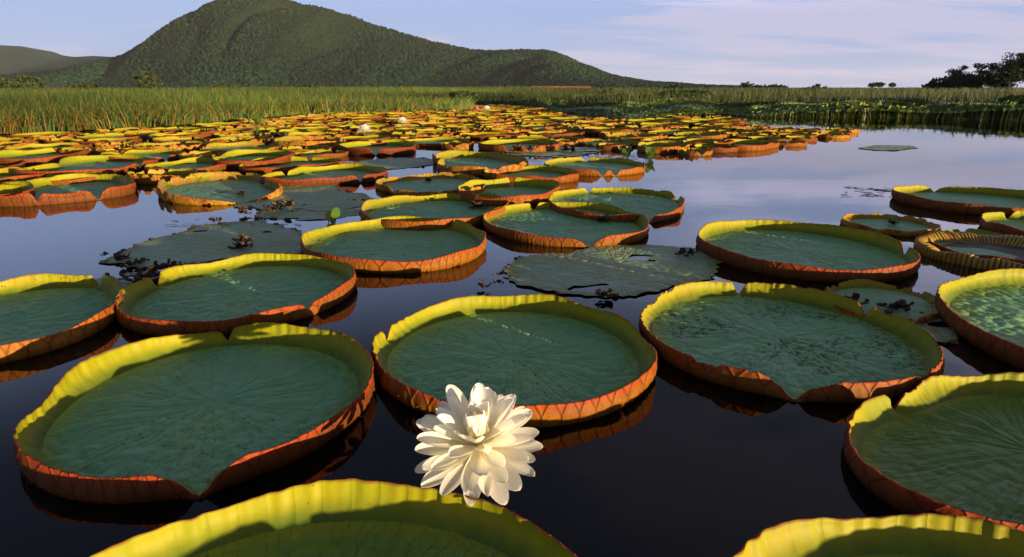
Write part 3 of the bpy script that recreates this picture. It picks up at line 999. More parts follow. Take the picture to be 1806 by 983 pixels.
VAR = []
for k in range(14):
    rg = np.random.default_rng(200 + k)
    a2, p2, a3, p3 = rg.uniform(0, .07), rg.uniform(0, 6), rg.uniform(0, .03), rg.uniform(0, 6)
    rf = (lambda a2, p2, a3, p3: lambda th: .8 * (1 + a2 * np.cos(2 * th + p2) + a3 * np.cos(3 * th + p3)))(a2, p2, a3, p3)
    t0 = rg.uniform(0, 2 * PI)
    nts = [(t0, rg.uniform(.1, .3), rg.uniform(.6, .97)), (t0 + PI + rg.uniform(-.2, .2), rg.uniform(.06, .2), rg.uniform(.3, .95))]
    old = k >= 9
    VAR.append(pad_meshes('raft_pad', rf, rg.uniform(.085, .13), nts, 300 + k, 4, 6, 5, damage=.45 if old else .08, wavy=1.6) + (old,))


def joined(bl, rim):
    """one mesh of a pad too far off to show its parts"""
    V, Q, M, U = [], [], [], []
    off = 0
    for me, ms in ((bl, (0,)), (rim, (1, 2))):
        nv = len(me.vertices)
        v = np.empty(nv * 3, np.float32)
        me.vertices.foreach_get('co', v)
        nl = len(me.loops)
        l = np.empty(nl, np.int32)
        me.loops.foreach_get('vertex_index', l)
        uvd = np.empty(nl * 2, np.float32)
        me.uv_layers[0].data.foreach_get('uv', uvd)
        mi = np.empty(len(me.polygons), np.int32)
        me.polygons.foreach_get('material_index', mi)
        uvv = np.zeros((nv, 2), np.float32)
        uvv[l] = uvd.reshape(-1, 2)
        V.append(v.reshape(-1, 3))
        if nl % 4:
            raise RuntimeError('quads expected')
        Q.append(l.reshape(-1, 4) + off)
        M.append(np.array(ms)[mi])
        U.append(uvv)
        off += nv
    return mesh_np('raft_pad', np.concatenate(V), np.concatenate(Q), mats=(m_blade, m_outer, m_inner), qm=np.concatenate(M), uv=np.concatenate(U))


JOIN = [joined(b, r) for b, r, _ in VAR]


def zone(px, py):
    col_ = ('near the left edge' if px < 130 else 'below the left slope' if px < 300 else 'left of the mountain peak' if px < 420 else
            'below the mountain peak' if px < 540 else 'left of the white flowers' if px < 620 else 'round the white flowers' if px < 740 else
            'below the dark rush clump' if px < 860 else 'below the rusty brush' if px < 1000 else 'left of the right tip' if px < 1180 else 'at the right tip')
    row_ = 'far strip' if py < 200 else 'back rows' if py < 222 else 'middle rows' if py < 245 else 'front rows'
    return row_, col_


ORD = ['leftmost', 'second from left', 'third from left', 'fourth from left', 'fifth from left', 'sixth from left', 'seventh from left', 'eighth from left',
       'ninth from left', 'tenth from left', 'eleventh from left', 'twelfth from left', 'thirteenth from left', 'fourteenth from left',
       'fifteenth from left', 'sixteenth from left']
limit = 300 - len(placed)
rest = []
keyed = {}
for k, (x, y, r) in enumerate(cand):
    ang = rnd.uniform(0, 2 * PI)
    px, py = px_of((x, y, .1))
    old_here = rnd.random() < (.40 + .25 * math.sin(x * .5 + 1) * math.cos(y * .3))
    vi = rnd.choice([i for i, q in enumerate(VAR) if q[2] == old_here])
    s = r / .8
    sz = rnd.uniform(.85, 1.15) * (.75 + .25 * s) 
    if k >= limit:
        rest.append((x, y, ang, s, sz, vi))
        continue
    red_ = rnd.uniform(.25, 1) ** .7
    age_ = rnd.uniform(.5, 1) if old_here else rnd.uniform(0, .3)
    lab = ('%s %s pads' % ('broad' if r > .75 else 'medium' if r > .55 else 'small', 'ragged rusty' if old_here else 'smooth green'),) + zone(px, py)
    if y < 19:
        e = link('water_lily_pad', None, loc=(x, y, 0))
        for nm, me in (('blade', VAR[vi][0]), ('rim', VAR[vi][1])):
            q_ = link(nm, me, e)
            q_['age'] = age_
            q_['redness'] = red_
    else:
        e = link('water_lily_pad', JOIN[vi], loc=(x, y, 0))
        e['age'] = age_
        e['redness'] = red_
    e.rotation_euler = (rnd.uniform(-.02, .02), rnd.uniform(-.02, .02), ang)
    e.scale = (s, s, sz)
    tag(e, None, 'lily pad')
    keyed.setdefault(lab, []).append((px, e))
for (what, row_, col_), lst in keyed.items():
    lst.sort(key=lambda q: q[0])
    for k, (px, e) in enumerate(lst):
        if len(lst) == 1:
            e['label'] = 'only %s, raft %s %s' % (what[:-1], row_, col_)
        elif len(lst) <= 16:
            e['label'] = '%s, %s, raft %s %s' % (ORD[k], what, row_, col_)
        else:
            e['label'] = 'one of the %s, raft %s %s' % (what, row_, col_)
        e['group'] = 'lily pads in the %s of the raft' % row_
if rest:
    V, Q, M, U = [], [], [], []
    off = 0
    for (x, y, ang, s, sz, vi) in rest:
        me = JOIN[vi]
        nv = len(me.vertices)
        v = np.empty(nv * 3, np.float32)
        me.vertices.foreach_get('co', v)
        v = v.reshape(-1, 3)
        l = np.empty(len(me.loops), np.int32)
        me.loops.foreach_get('vertex_index', l)
        uvd = np.empty(len(l) * 2, np.float32)
        me.uv_layers[0].data.foreach_get('uv', uvd)
        uvv = np.zeros((nv, 2), np.float32)
        uvv[l] = uvd.reshape(-1, 2)
        mi = np.empty(len(me.polygons), np.int32)
        me.polygons.foreach_get('material_index', mi)
        ca, sa = math.cos(ang), math.sin(ang)
        V.append(np.stack([(v[:, 0] * ca - v[:, 1] * sa) * s + x, (v[:, 0] * sa + v[:, 1] * ca) * s + y, v[:, 2] * sz], 1))
        Q.append(l.reshape(-1, 4) + off)
        M.append(mi)
        U.append(uvv)
        off += nv
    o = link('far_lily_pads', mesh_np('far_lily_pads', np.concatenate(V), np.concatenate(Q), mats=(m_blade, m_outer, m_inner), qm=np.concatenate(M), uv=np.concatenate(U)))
    o['age'] = .35
    o['redness'] = .5
    tag(o, 'thin strip of the farthest lily pads along the foot of the reeds', 'lily pads', kind='stuff')
for m_ in [q for q in JOIN if q.users == 0]:
    bpy.data.meshes.remove(m_)


# ------------------------------------------------------------------ flowers
def petal_mesh(L, Wd, pitch, bend, cup, seed):
    """pitch: angle from vertical at the base; bend: extra angle gained along the petal"""
    rg = np.random.default_rng(seed)
    nu, nv = 15, 7
    V, UV = [], []
    r, z = .008, 0.
    tw = rg.uniform(-.25, .25)
    th_wave = rg.uniform(-1, 1)
    for i in range(nu):
        t_ = 1 - (1 - i / (nu - 1)) ** 1.5
        a = pitch + bend * t_
        if i:
            dl = L * (t_ - tp)
            r += dl * math.sin(a)
            z += dl * math.cos(a)
        tp = t_
        wd = Wd * (.22 + .78 * math.sin(min(1, t_ * 1.45) * PI / 2) ** 1.3) * math.sqrt(max(0., 1 - max(0., (t_ - .66) / .34) ** 1.8)) + .0015
        for j in range(nv):
            s = j / (nv - 1) * 2 - 1
            lift = cup * wd * s * s + .004 * th_wave * math.sin(5 * t_ + 2 * s)
            nx, nz = -math.cos(a), math.sin(a)       # petal normal, towards the flower's axis
            V.append((r + nx * lift, s * wd / 2 + tw * .02 * t_, z + nz * lift))
            UV.append((s * .5 + .5, t_))
    Q = [(i * nv + j, i * nv + j + 1, (i + 1) * nv + j + 1, (i + 1) * nv + j) for i in range(nu - 1) for j in range(nv - 1)]
    me = mesh_np('petal', V, Q, mats=(m_petal,), uv=np.array(UV))
    return me


WH = [(11, 94, -8, .198, .060, .12), (11, 88, -12, .202, .058, .13), (11, 80, -12, .198, .056, .15), (10, 69, -10, .192, .054, .18),
      (9, 56, -8, .184, .052, .22), (7, 42, -6, .170, .050, .28), (6, 24, -24, .146, .062, .5), (5, 16, -34, .132, .060, .6), (4, 9, -30, .110, .048, .7)]


def flower(loc, tilt, scale, label, rz=0.):
    e = link('water_lily_flower', None, loc=loc)
    rg = random.Random(11)
    k0 = 0
    for wi, (n, pitch, bend, L, Wd, cup) in enumerate(WH):
        ms = [petal_mesh(L * rg.uniform(.93, 1.05), Wd * rg.uniform(.92, 1.08), R(pitch), R(bend), cup, wi * 10 + q) for q in range(3)]
        for k in range(n):
            o = link('petal', ms[k % 3], e)
            o.rotation_euler = (rg.uniform(-.07, .07), rg.uniform(-.09, .09), 2 * PI * (k + .5 * (wi % 2) + rg.uniform(-.2, .2)) / n)
            o.location = (0, 0, .006 * wi)
            s = rg.uniform(.92, 1.06)
            o.scale = (s, s * rg.uniform(.9, 1.08), s)
    # the pale heart where the petals meet, and the stalk into the water
    a = np.arange(17) * 2 * PI / 16
    V = []
    for r_, z_ in [(.0, -.03), (.022, -.028), (.03, -.01), (.026, .012), (.012, .03), (0, .036)]:
        V += [(r_ * math.cos(q), r_ * math.sin(q), z_) for q in a]
    Q = [(j * 17 + i, j * 17 + i + 1, (j + 1) * 17 + i + 1, (j + 1) * 17 + i) for j in range(5) for i in range(16)]
    link('flower_heart', mesh_np('flower_heart', V, Q, mats=(m_petal,), uv=np.array([(p[0], .1) for p in V])), e)
    V = []
    for z_ in np.linspace(-.02, -.30, 5):
        V += [(.011 * math.cos(q) , .011 * math.sin(q), z_) for q in a]
    Q = [(j * 17 + i, j * 17 + i + 1, (j + 1) * 17 + i + 1, (j + 1) * 17 + i) for j in range(4) for i in range(16)]
    link('stalk', mesh_np('stalk', V, Q, mats=(m_stalk,)), e)
    e.rotation_euler = (tilt, 0, rz)
    e.scale = (scale,) * 3
    return tag(e, label, 'flower', 'white water lily flowers')


p = at(841, 811, .150) + np.array([0, .05, .01])
F0 = flower(p, R(19), 1.04, 'big open cream-white flower with many petals in the foreground')
for (px, py, s, tl, rz, lab) in [(643, 228, .95, 6, 1, 'left one of the two white flowers standing in the far raft'),
                                 (709, 213, .95, 10, 2, 'right one of the two white flowers standing in the far raft'),
                                 (858, 190, 1.05, 12, 3, 'tiny white flower at the back edge of the raft before the reeds'),
                                 (973, 179, 1.1, 5, 4, 'tiny white flower among the dark leaves beyond the raft')]:
    c_ = copy_tree(F0)
    c_.location = at(px, py + 3, .20)
    c_.rotation_euler = (R(tl), 0, rz)
    c_.scale = (s, s, s)
    tag(c_, lab)


def bud(px, py, s, lab):
    e = link('water_lily_bud', None, loc=at(px, py, .16))
    me = petal_mesh(.14, .075, R(38), R(-42), .8, 91)
    me.materials[0] = m_pink
    for k in range(9):
        o = link('petal', me, e)
        o.rotation_euler = (0, 0, 2 * PI * k / 9)
    V = [(.01 * math.cos(q), .01 * math.sin(q), z_) for z_ in (.01, -.3) for q in np.arange(9) * PI / 4]
    link('stalk', mesh_np('stalk', V, [(i, i + 1, i + 10, i + 9) for i in range(8)], mats=(m_stalk,)), e)
    e.scale = (s,) * 3
    tag(e, lab, 'flower bud')


bud(741, 192, 1.5, 'pink half-open bud above and right of the two white flowers')
bud(841, 196, 1.7, 'pink bud just left below the tiny white flower at the raft edge')


# ------------------------------------------------------------------ withered scraps and floating plants
def scrap(px, py, size, label, seed, z=.015, n=14, flat=.5):
    """a crumpled dead leaf: a few curled strips heaped up"""
    rg = np.random.default_rng(seed)
    V, Q = [], []
    for k in range(n):
        a = rg.uniform(0, 2 * PI)
        L = size * rg.uniform(.25, .6)
        wd = L * rg.uniform(.3, .7)
        ox, oy = rg.normal(0, size * .24), rg.normal(0, size * .13)
        cv, base = rg.uniform(1.5, 4.5), len(V)
        h0 = rg.uniform(0, size * .15)
        for i in range(6):
            t_ = i / 5
            ang = cv * (t_ - .3)
            lx, lz = L * math.sin(ang) / cv * 1.6, L * (1 - math.cos(ang)) / cv * flat * 2
            for s in (-1, 0, 1):
                ww = wd * .5 * (1 - .6 * abs(t_ - .5)) * rg.uniform(.7, 1.2)
                zz = lz + h0 + (.12 * L if s else 0) * rg.uniform(-.5, 1)
                V.append((ox + lx * math.cos(a) - s * ww * math.sin(a), oy + lx * math.sin(a) + s * ww * math.cos(a), max(0.002, zz)))
        Q += [(base + i * 3 + j, base + i * 3 + j + 1, base + i * 3 + j + 4, base + i * 3 + j + 3) for i in range(5) for j in range(2)]
    o = link('withered_scrap', mesh_np('withered_scrap', V, Q, mats=(m_debris,), smooth=False), loc=at(px, py, z))
    return tag(o, label, 'dead leaf', 'withered scraps')


for k, a_ in enumerate([
        (1065, 391, .16, 'dark curled scrap on the right half of the heart-shaped pad'), (1008, 378, .13, 'dark scrap near the back notch of the heart-shaped pad'),
        (1072, 380, .05, 'tiny dark speck above the curled scrap on the heart-shaped pad'),
        (843, 368, .20, 'black scrap on the yellow-rimmed pad holding one'), (1575, 396, .13, 'dark scrap on the small brown-rimmed pad'),
        (1209, 450, .16, 'dark scrap at the right end of the pitted flat leaf'), (430, 427, .15, 'brown scrap standing on the grey leaf behind the broad left pad'),
        (425, 438, .15, 'black scrap in front of the standing brown one on the grey leaf'),
        (186, 452, .09, 'upright dark scrap in the water left of the grey leaf'), (210, 458, .13, 'heap of dead bits at the left tip of the grey leaf'),
        (240, 466, .12, 'second heap of dead bits on the grey leaf front'), (380, 392, .13, 'tan scrap on the back edge of the grey leaf'),
        (478, 372, .17, 'large tan and black scrap where the flat leaves meet'), (425, 345, .16, 'brown scrap on the flat leaf next to the ribbed rim'),
        (430, 378, .15, 'black scrap awash left of the large tan one'), (500, 364, .2, 'black strip between the overlapping flat leaves'),
        (850, 508, .10, 'dark leaf bit drifting left of the pitted flat leaf'), (880, 486, .08, 'tiny dark bit at the left corner of the pitted leaf'),
        (1062, 523, .12, 'dark bit standing off the front of the pitted leaf'), (757, 320, .16, 'black scrap on the withered brown-rimmed pad'),
        (300, 475, .2, 'black torn strip behind the left notch of the broad pad'), (1580, 545, .17, 'brown crumpled heap behind the speckled pad'),
        (1500, 535, .15, 'rusty crumpled heap at the torn rim of the speckled pad'), (250, 497, .22, 'dark scrap between the leftmost pads'),
        (920, 268, .4, 'rust-brown heap on the sunken black leaf'), (1000, 268, .35, 'dark heap at the right of the sunken black leaf'),
        (480, 245, .5, 'dark tangle in the left raft'), (380, 236, .5, 'rusty tangle near the left reeds'), (1345, 252, .3, 'dark heap among the outermost pads')]):
    scrap(*a_, seed=500 + k, n=14 if a_[2] > .1 else 6)


def leaf_cloud(base, n, hmin, hmax, lw, seed, colA, colB, lean=.5, round_=True, hl=.06, hcol=(.35, .34, .05)):
    """n stalked leaves: returns V, quads, tris, colours"""
    rg = np.random.default_rng(seed)
    H = rg.uniform(hmin, hmax, n)
    a = rg.uniform(0, 2 * PI, n)
    ln = rg.uniform(0, lean, n)
    d = np.stack([np.cos(a), np.sin(a)], 1)
    wdt = lw * rg.uniform(.6, 1.2, n)
    side = np.stack([-d[:, 1], d[:, 0]], 1)
    V = np.zeros((n, 10, 3))

    def put(i, along, up, s):
        V[:, i, 0] = base[:, 0] + d[:, 0] * along + side[:, 0] * s
        V[:, i, 1] = base[:, 1] + d[:, 1] * along + side[:, 1] * s
        V[:, i, 2] = base[:, 2] + up
    L = wdt * (1.4 if round_ else 3.2)
    Hs = H
    put(0, 0, 0 * H, -.004 - wdt * .03)
    put(1, 0, 0 * H, .004 + wdt * .03)
    put(2, ln * H * .55, Hs - L * .5, -.003 - wdt * .02)
    put(3, ln * H * .55, Hs - L * .5, .003 + wdt * .02)
    put(4, ln * H * .7, Hs - L * .15, -wdt * .48)
    put(5, ln * H * .7, Hs - L * .15, wdt * .48)
    put(6, ln * H * .95, Hs + L * .25, -wdt * .42)
    put(7, ln * H * .95, Hs + L * .25, wdt * .42)
    put(8, ln * H * 1.15, Hs + L * .48, -wdt * .12)
    put(9, ln * H * 1.15, Hs + L * .48, wdt * .12)
    q = np.array([(0, 1, 3, 2), (2, 3, 5, 4), (4, 5, 7, 6), (6, 7, 9, 8)])
    Q = (q[None] + (np.arange(n) * 10)[:, None, None]).reshape(-1, 4)
    t_ = rg.uniform(0, 1, (n, 1))
    c = np.array(colA) * (1 - t_) + np.array(colB) * t_
    hot = rg.uniform(0, 1, n) < hl
    c[hot] = np.array(hcol) * rg.uniform(.7, 1.2, (hot.sum(), 1))  # sunlit highlights put into the colour: some leaves painted bright yellow
    cc_ = np.repeat(c, 10, 0).reshape(n, 10, 3)
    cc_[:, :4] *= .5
    return V.reshape(-1, 3), Q, cc_.reshape(-1, 3)


def small_plant(px, py, h, n, label, seed, name='water_hyacinth', w_=.06):
    b = np.zeros((n, 3))
    rg = np.random.default_rng(seed)
    b[:, :2] = rg.normal(0, .05, (n, 2))
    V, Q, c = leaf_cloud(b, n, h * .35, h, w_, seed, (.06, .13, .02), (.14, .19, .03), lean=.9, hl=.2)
    tag(link(name, mesh_np(name, V, Q, mats=(m_hyac,), col=c), loc=at(px, py, 0)), label, 'water plant')


small_plant(1104, 279, .20, 16, 'left of two small hyacinth plants afloat at the raft edge', 71, w_=.09)
small_plant(1143, 281, .20, 18, 'right of two small hyacinth plants afloat at the raft edge', 72, w_=.09)
small_plant(588, 394, .12, 5, 'single green shoot in the water behind the orange-mirrored pad', 73, w_=.09)
small_plant(455, 243, .6, 14, 'leafy green weed rising from the left raft', 74, w_=.12)

# thin floating weed left of the farthest right pad
rg = np.random.default_rng(81)
V, Q = [], []
for k in range(46):
    px, py = (rg.uniform(1488, 1585), 0)
    py = 329 + (px - 1488) * .09 + rg.normal(0, .8) if k < 26 else rg.uniform(333, 348)
    c_ = at(px, py, .006)
    L, a = rg.uniform(.04, .16), rg.normal(-.15, .35)
    b = len(V)
    for s, e_ in ((-1, -1), (1, -1), (1, 1), (-1, 1)):
        V.append((c_[0] + s * L / 2 * math.cos(a) - e_ * .012 * math.sin(a), c_[1] + s * L / 2 * math.sin(a) + e_ * .014, .004 + .006 * rg.random()))
    Q.append((b, b + 1, b + 2, b + 3))
tag(link('floating_weed', mesh_np('floating_weed', V, Q, mats=(m_debris,), smooth=False)), 'thin dark weed trailing on the water left of the right-edge pads', 'weed', kind='stuff')
V, Q = [], []
for k in range(150):
    px, py = rg.uniform(1040, 1300), 273 + rg.normal(0, 2.6)
    if k > 90:
        px, py = rg.uniform(930, 1080), 278 + rg.normal(0, 3.5)
    if k > 125:
        px, py = rg.uniform(300, 540), 398 - (rg.uniform(0, 1) ** 2) * 12
    c_ = at(px, py, .006)
    L, a = rg.uniform(.05, .3) * (1 if py < 300 else .4), rg.normal(0, .3)
    wd_ = .02 if py < 300 else .008
    b = len(V)
    for s, e_ in ((-1, -1), (1, -1), (1, 1), (-1, 1)):
        V.append((c_[0] + s * L / 2 * math.cos(a), c_[1] + s * L / 2 * math.sin(a) + e_ * wd_, .004 + .008 * rg.random()))
    Q.append((b, b + 1, b + 2, b + 3))
tag(link('floating_debris', mesh_np('floating_debris', V, Q, mats=(m_debris,), smooth=False)), 'dark scattered weed floating at the front edge of the raft', 'weed', kind='stuff')


# ------------------------------------------------------------------ reeds, grass and hyacinth banks
def blades(P, H, Wd, lean, colr, rg):
    n = len(P)
    a = (np.sin(P[:, 0] * 2.1 + 1.3 * np.sin(P[:, 1] * 1.1)) + np.cos(P[:, 1] * 1.7 + P[:, 0])) * 2.2 + rg.normal(0, .7, n)
    d = np.stack([np.cos(a), np.sin(a)], 1)
    f = rg.uniform(0, PI, n)
    sd = np.stack([np.cos(f), np.sin(f) * .4], 1)
    V = np.zeros((n, 7, 3))
    for k, (t_, w_) in enumerate([(0, 1.), (.45, .85), (.8, .5)]):
        for s, idx in ((-1, 2 * k), (1, 2 * k + 1)):
            V[:, idx, :2] = P[:, :2] + d * (lean * H * t_ ** 2)[:, None] + sd * (s * Wd * w_ * .5)[:, None]
            V[:, idx, 2] = P[:, 2] + H * t_ * (1 - .25 * lean * t_)
    V[:, 6, :2] = P[:, :2] + d * (lean * H * 1.1)[:, None]
    V[:, 6, 2] = P[:, 2] + H * (1 - .3 * lean)
    o = (np.arange(n) * 7)[:, None]
    Q = np.concatenate([o + np.array([[0, 1, 3, 2]]), o + np.array([[2, 3, 5, 4]])])
    T = o + np.array([[4, 5, 6]])
    return V.reshape(-1, 3), Q, T, np.repeat(colr, 7, 0)


def field(name, label, cat, azr, rmin, rmax, n, hfun, colfun, seed, wpx=.9, leanr=(.05, .7), pw=1.0, z=.03):
    rg = np.random.default_rng(seed)
    az = rg.uniform(azr[0], azr[1], n)
    s = shore_at(az) + rmin
    e = rg.uniform(0, 1, n) ** pw
    r = s * (rmax / s) ** e
    P = np.stack([np.sin(az) * r, np.cos(az) * r, np.full(n, z)], 1)
    H = hfun(P, r - s, rg)
    Wd = np.maximum(.010, r / F_PX * wpx) * rg.uniform(.5, 1.2, n)
    V, Q, T, c = blades(P, H, Wd, rg.uniform(leanr[0], leanr[1], n), colfun(P, r - s, rg), rg)
    tag(link(name, mesh_np(name, V, Q, T, mats=(m_grass,), col=c, smooth=False)), label, cat, kind='stuff')


patch = sines2(np.random.default_rng(3), 10, .08, .9)


def lerp(a, b, t_):
    return np.array(a)[None] * (1 - t_[:, None]) + np.array(b)[None] * t_[:, None]


def h_left(P, d, rg):
    base = .22 * np.clip(d / 60, 0, 1) * patch(P[:, 0] * .25, P[:, 1] * .12) + .55 + .55 * np.clip(d / 14, 0, 1) + .42 * np.clip(d / 160, 0, 1)
    return base * rg.uniform(.45, 1.15, len(P)) * (1 + .13 * patch(P[:, 0], P[:, 1]))


def c_left(P, d, rg):
    n = len(P)
    g1 = lerp((.030, .072, .016), (.09, .125, .018), rg.uniform(0, 1, n))
    org = lerp((.19, .085, .012), (.19, .15, .02), rg.uniform(0, 1, n))
    near = np.clip(1 - d / 9, 0, 1)
    azk = np.clip(.75 - (P[:, 0] / P[:, 1] + .8) * .9, .12, .75)
    m_ = rg.uniform(0, 1, n) < near * azk * .5 + .07
    c = g1
    c[m_] = org[m_]
    far = np.clip((d - 60) / 120, 0, 1)[:, None]
    c = c * (1 + .38 * patch(P[:, 0] * 1.3, P[:, 1]) + rg.normal(0, .25, n))[:, None].clip(.3, 1.9)
    return c * (1 - far) + lerp((.055, .06, .016), (.085, .075, .02), rg.uniform(0, 1, n)) * far


field('reed_grass', 'tall green and rust-tipped marsh grass behind the left raft', 'grass', (-.80, .06), .0, 420, 120000, h_left, c_left, 21, wpx=1.0, pw=.95)
# taller rim of reeds standing in the water's edge on the left
field('reed_fringe', 'ragged reeds leaning over the back edge of the lily pads', 'reeds', (-.80, -.06), -.5, 34, 9000,
      lambda P, d, rg: .68 * rg.uniform(.3, 1.35, len(P)), c_left, 22, wpx=1.6, leanr=(.1, 1.0), pw=1.8)


def h_right(P, d, rg):
    t_ = np.clip((P[:, 0] / P[:, 1] + .05) / .6, 0, 1)
    return (1.15 + .10 * patch(P[:, 0] * .6, P[:, 1] * .2) + .16 * t_ + .15 * np.clip(d / 120, 0, 1)) * rg.uniform(.6, 1.08, len(P)) * (1 + .09 * patch(P[:, 0], P[:, 1]))


def c_right(P, d, rg):
    n = len(P)
    c = lerp((.016, .032, .006), (.040, .060, .010), rg.uniform(0, 1, n))
    m_ = rg.uniform(0, 1, n) < .16
    c[m_] = lerp((.10, .065, .013), (.08, .08, .013), rg.uniform(0, 1, n))[m_]
    return c


field('marsh_grass', 'tall dark marsh grass behind the hyacinth bank on the right', 'grass', (.0, .80), 5.5, 380, 60000, h_right, c_right, 23, wpx=1.1, leanr=(.02, .5), pw=.8)


def hyacinth(name, label, azr, d0, d1, n, hm, hx, seed, cA, cB, hl):
    rg = np.random.default_rng(seed)
    az = rg.uniform(azr[0], azr[1], n)
    s = shore_at(az)
    r = s + d0 + (d1 - d0) * rg.uniform(0, 1, n) ** .9
    b = np.stack([np.sin(az) * r, np.cos(az) * r, np.full(n, .0)], 1)
    k = (hm + (hx - hm) * np.clip((r - s) / d1, 0, 1)) * (1 + .22 * patch(b[:, 0] * 2, b[:, 1] * 2) + .28 * patch(b[:, 0] * 7 + 3, b[:, 1] * 5))
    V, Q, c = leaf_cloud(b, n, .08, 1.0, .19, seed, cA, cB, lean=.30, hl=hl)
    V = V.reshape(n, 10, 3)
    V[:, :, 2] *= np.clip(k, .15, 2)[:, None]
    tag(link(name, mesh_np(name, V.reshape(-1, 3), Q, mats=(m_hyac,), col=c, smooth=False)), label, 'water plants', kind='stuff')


hyacinth('hyacinth_bank', 'dense bank of dark broad-leaved water hyacinth along the right shore', (.03, .80), -.6, 9, 20000, .50, .95, 31, (.035, .080, .014), (.095, .160, .026), .12)
hyacinth('hyacinth_fringe', 'brighter hyacinth leaves standing out into the water before the bank', (.10, .80), -1.0, .8, 1500, .40, .75, 32, (.07, .12, .02), (.16, .20, .03), .22)
hyacinth('hyacinth_far_bed', 'far bed of low dark leaves behind the middle of the raft', (-.10, .30), .0, 26, 16000, .45, .85, 33, (.035, .080, .014), (.095, .150, .025), .10)


# ------------------------------------------------------------------ trees and bushes
def tube(P, r, ns=7):
    V, Q = [], []
    for i, (p, q) in enumerate(zip(P, r)):
        for k in range(ns):
            a = 2 * PI * k / ns
            V.append((p[0] + q * math.cos(a), p[1] + q * math.sin(a), p[2]))
    for i in range(len(P) - 1):
        for k in range(ns):
            Q.append((i * ns + k, i * ns + (k + 1) % ns, (i + 1) * ns + (k + 1) % ns, (i + 1) * ns + k))
    return V, Q


def tree(px, dist, top_py, wpx, label, seed, name='marsh_tree', cat='tree', nleaf=4200, flat=.35, low=.25, col=((.010, .020, .007), (.026, .040, .012)), group=None, leaf=1.8):
    rg = np.random.default_rng(seed)
    d = ray(px, 155)
    x, y = d[0] / d[1] * dist, dist
    dt = ray(px, top_py)
    H = CAM_H + dt[2] / dt[1] * dist
    Rr = wpx / F_PX * dist * .5
    e = link(name, None, loc=(x, y, 0))
    tag(e, label, cat, group)
    V, Q = [], []

    def add(P, r):
        v, q = tube(P, r)
        o = len(V)
        V.extend(v)
        Q.extend([tuple(a + o for a in f) for f in q])
    tips = []
    tr = max(.06, H * .028)
    th_ = H * (low + .15)
    add([(0, 0, -.1), (.02 * H, 0, th_ * .5), (.0, 0, th_), (.02 * H, .0, H * .8)], [tr * 1.4, tr, tr * .8, tr * .2])
    nb = 11
    for k in range(nb):
        a = 2 * PI * k / nb + rg.uniform(-.3, .3)
        L = Rr * rg.uniform(.55, .95)
        z0 = th_ * rg.uniform(.7, 1.1)
        u_ = rg.uniform(0, 1)
        z1 = H * (low + (1 - low) * (1 - .5 * (L / Rr) ** 2) * rg.uniform(.55, .93))
        P = [(0, 0, z0), (L * .5 * math.cos(a), L * .5 * math.sin(a), z0 + (z1 - z0) * .65), (L * math.cos(a), L * math.sin(a), z1)]
        add(P, [tr * .5, tr * .3, tr * .1])
        tips.append(P[2])
        tips.append(P[1])
    tips.append((0, 0, H * .88))
    link('trunk', mesh_np('trunk', V, Q, mats=(m_bark,)), e)
    tips = np.array(tips)
    ncl = 110
    cl = tips[rg.integers(0, len(tips), ncl)] + rg.normal(0, 1, (ncl, 3)) * np.array([Rr * .2, Rr * .2, H * .10]) * np.array([1, 1, 1])
    cl[:, 2] = np.clip(cl[:, 2], H * low, H * .95)
    cr = rg.uniform(.12, .30, ncl) * Rr
    ci = rg.integers(0, ncl, nleaf)
    dirs = rg.normal(0, 1, (nleaf, 3))
    dirs /= np.linalg.norm(dirs, axis=1)[:, None]
    P = cl[ci] + dirs * (cr[ci] * rg.uniform(.3, 1.05, nleaf))[:, None] * np.array([1, 1, flat * 1.6])
    P[:, 2] = np.minimum(P[:, 2], H * 1.01)
    s = np.maximum(.05, dist / F_PX * leaf) * rg.uniform(.6, 1.4, nleaf)
    u1 = rg.normal(0, 1, (nleaf, 3))
    u1 /= np.linalg.norm(u1, axis=1)[:, None]
    u2 = np.cross(u1, rg.normal(0, 1, (nleaf, 3)))
    u2 /= np.linalg.norm(u2, axis=1)[:, None]
    Vq = np.stack([P - u1 * s[:, None], P - u2 * s[:, None] * .6, P + u1 * s[:, None], P + u2 * s[:, None] * .6], 1).reshape(-1, 3)
    q = np.arange(nleaf * 4).reshape(-1, 4)
    t_ = rg.uniform(0, 1, (ncl, 1))[ci] * .7 + rg.uniform(0, 1, (nleaf, 1)) * .3
    cc = np.array(col[0]) * (1 - t_) + np.array(col[1]) * t_
    link('crown', mesh_np('crown', Vq, q, mats=(m_leaf,), col=np.repeat(cc, 4, 0), smooth=False), e)


tree(1652, 150, 141, 40, 'low feathery tree at the left end of the dark grove', 91, nleaf=1500, low=.1)
tree(1680, 140, 128, 62, 'second dark tree of the grove, spreading over the grass', 92, nleaf=3500, low=.1)
tree(1725, 135, 113, 96, 'rounded dark tree in the middle of the right grove', 93, nleaf=8000, low=.05)
tree(1778, 125, 94, 92, 'tallest dark tree of the grove with a ragged crown against the sky', 94, nleaf=9000, low=.1)
tree(1850, 125, 88, 110, 'dark tree cut by the right edge of the picture', 95, nleaf=8000, low=.05)
tree(1316, 420, 145, 17, 'round lone tree on the horizon right of the mountain', 96, nleaf=900, low=.1)
for k, px in enumerate((1334, 1348, 1363, 1377)):
    tree(px, 430, 149 + .5 * (k % 2), 17, ('leftmost', 'second', 'third', 'rightmost')[k] + ' low bush in the short row beside the lone horizon tree', 100 + k, name='bush', cat='bush', nleaf=500, low=.0, group='row of bushes on the horizon')
tree(1538, 420, 147, 11, 'leftmost of three tiny flat-topped trees on the horizon', 105, nleaf=350, low=.45)
tree(1551, 420, 146, 13, 'middle one of three tiny flat-topped trees on the horizon', 106, nleaf=350, low=.45)
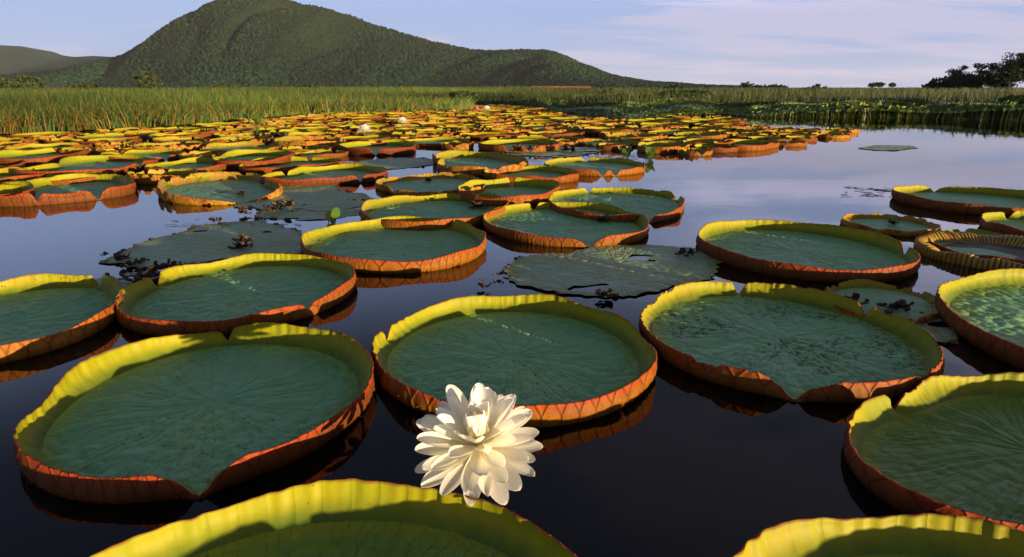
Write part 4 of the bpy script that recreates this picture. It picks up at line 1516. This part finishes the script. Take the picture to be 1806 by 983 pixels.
tree(1573, 420, 146.5, 9, 'rightmost of three tiny flat-topped trees on the horizon', 107, nleaf=300, low=.45)
G1 = ((.025, .045, .012), (.06, .075, .018))
tree(260, 170, 124, 40, 'dark bush standing in the marsh at the foot of the mountain', 110, name='bush', cat='bush', nleaf=3500, low=.0, col=G1)
tree(52, 150, 129, 44, 'dark bush in the marsh at far left', 111, name='bush', cat='bush', nleaf=3500, low=.0, col=G1)
tree(8, 140, 136, 50, 'low bush at the left edge of the marsh', 112, name='bush', cat='bush', nleaf=3000, low=.0, col=G1)
for k, (px, dist, ty, wd, lab) in enumerate([(150, 190, 143, 34, 'low scrubby bush between the two dark bushes at left'), (395, 230, 147, 30, 'low bush below the peak, just above the grass tops'),
                                       (560, 240, 148.5, 26, 'small bush on the marsh edge below the mountain flank'), (715, 220, 149.5, 36, 'flat bush on the marsh edge left of the rusty brush'),
                                       (1195, 150, 150, 34, 'low leafy bush at the end of the mountain slope'), (1440, 120, 149, 40, 'low bush in the right marsh left of the tiny trees')]):
    tree(px, dist, ty, wd, lab, 120 + k, name='bush', cat='bush', nleaf=1500, low=.0, col=G1)
tree(820, 62, 161, 60, 'dark rounded clump of rushes behind the middle of the raft', 113, name='bush', cat='bush', nleaf=3500, low=.0, col=((.03, .055, .012), (.07, .10, .02)))
tree(1085, 70, 156, 50, 'yellow-green bush in the marsh right of the raft', 114, name='bush', cat='bush', nleaf=3000, low=.0, col=((.08, .11, .02), (.13, .15, .03)))

rg = np.random.default_rng(121)
n = 5000
pxs = rg.uniform(938, 1040, n)
dist = 260 + rg.uniform(-12, 12, n)
xs_ = np.array([ray(q, 155)[0] / ray(q, 155)[1] for q in pxs]) * dist
P = np.stack([xs_, dist, np.full(n, .1)], 1)
V, Q, T, c = blades(P, 1.9 * rg.uniform(.5, 1.15, n), np.full(n, .22), rg.uniform(.1, .9, n), lerp((.26, .085, .03), (.34, .15, .05), rg.uniform(0, 1, n)), rg)
tag(link('rusty_brush', mesh_np('rusty_brush', V, Q, T, mats=(m_grass,), col=c, smooth=False)), 'rust-red strip of dead brush on the horizon below the mountain shoulder', 'brush', kind='stuff')

# ------------------------------------------------------------------ haze
hm = bpy.data.materials.new('haze')
hm.use_nodes = True
t = NT(hm.node_tree)
pv = t.n('ShaderNodeVolumePrincipled', Color=(.82, .88, 1.0), Density=.00003)
on = t.n('ShaderNodeOutputMaterial')
hm.node_tree.links.new(pv.outputs[0], on.inputs['Volume'])
V = [(x, y, z) for z in (-3, 290) for x, y in ((-9100, -3100), (9100, -3100), (9100, 12100), (-9100, 12100))]
hz = mesh_np('haze', V, [(0, 3, 2, 1), (4, 5, 6, 7), (0, 1, 5, 4), (1, 2, 6, 5), (2, 3, 7, 6), (3, 0, 4, 7)], mats=(hm,), smooth=False)
tag(link('haze', hz), 'thin evening haze over the marsh', 'haze', kind='stuff')
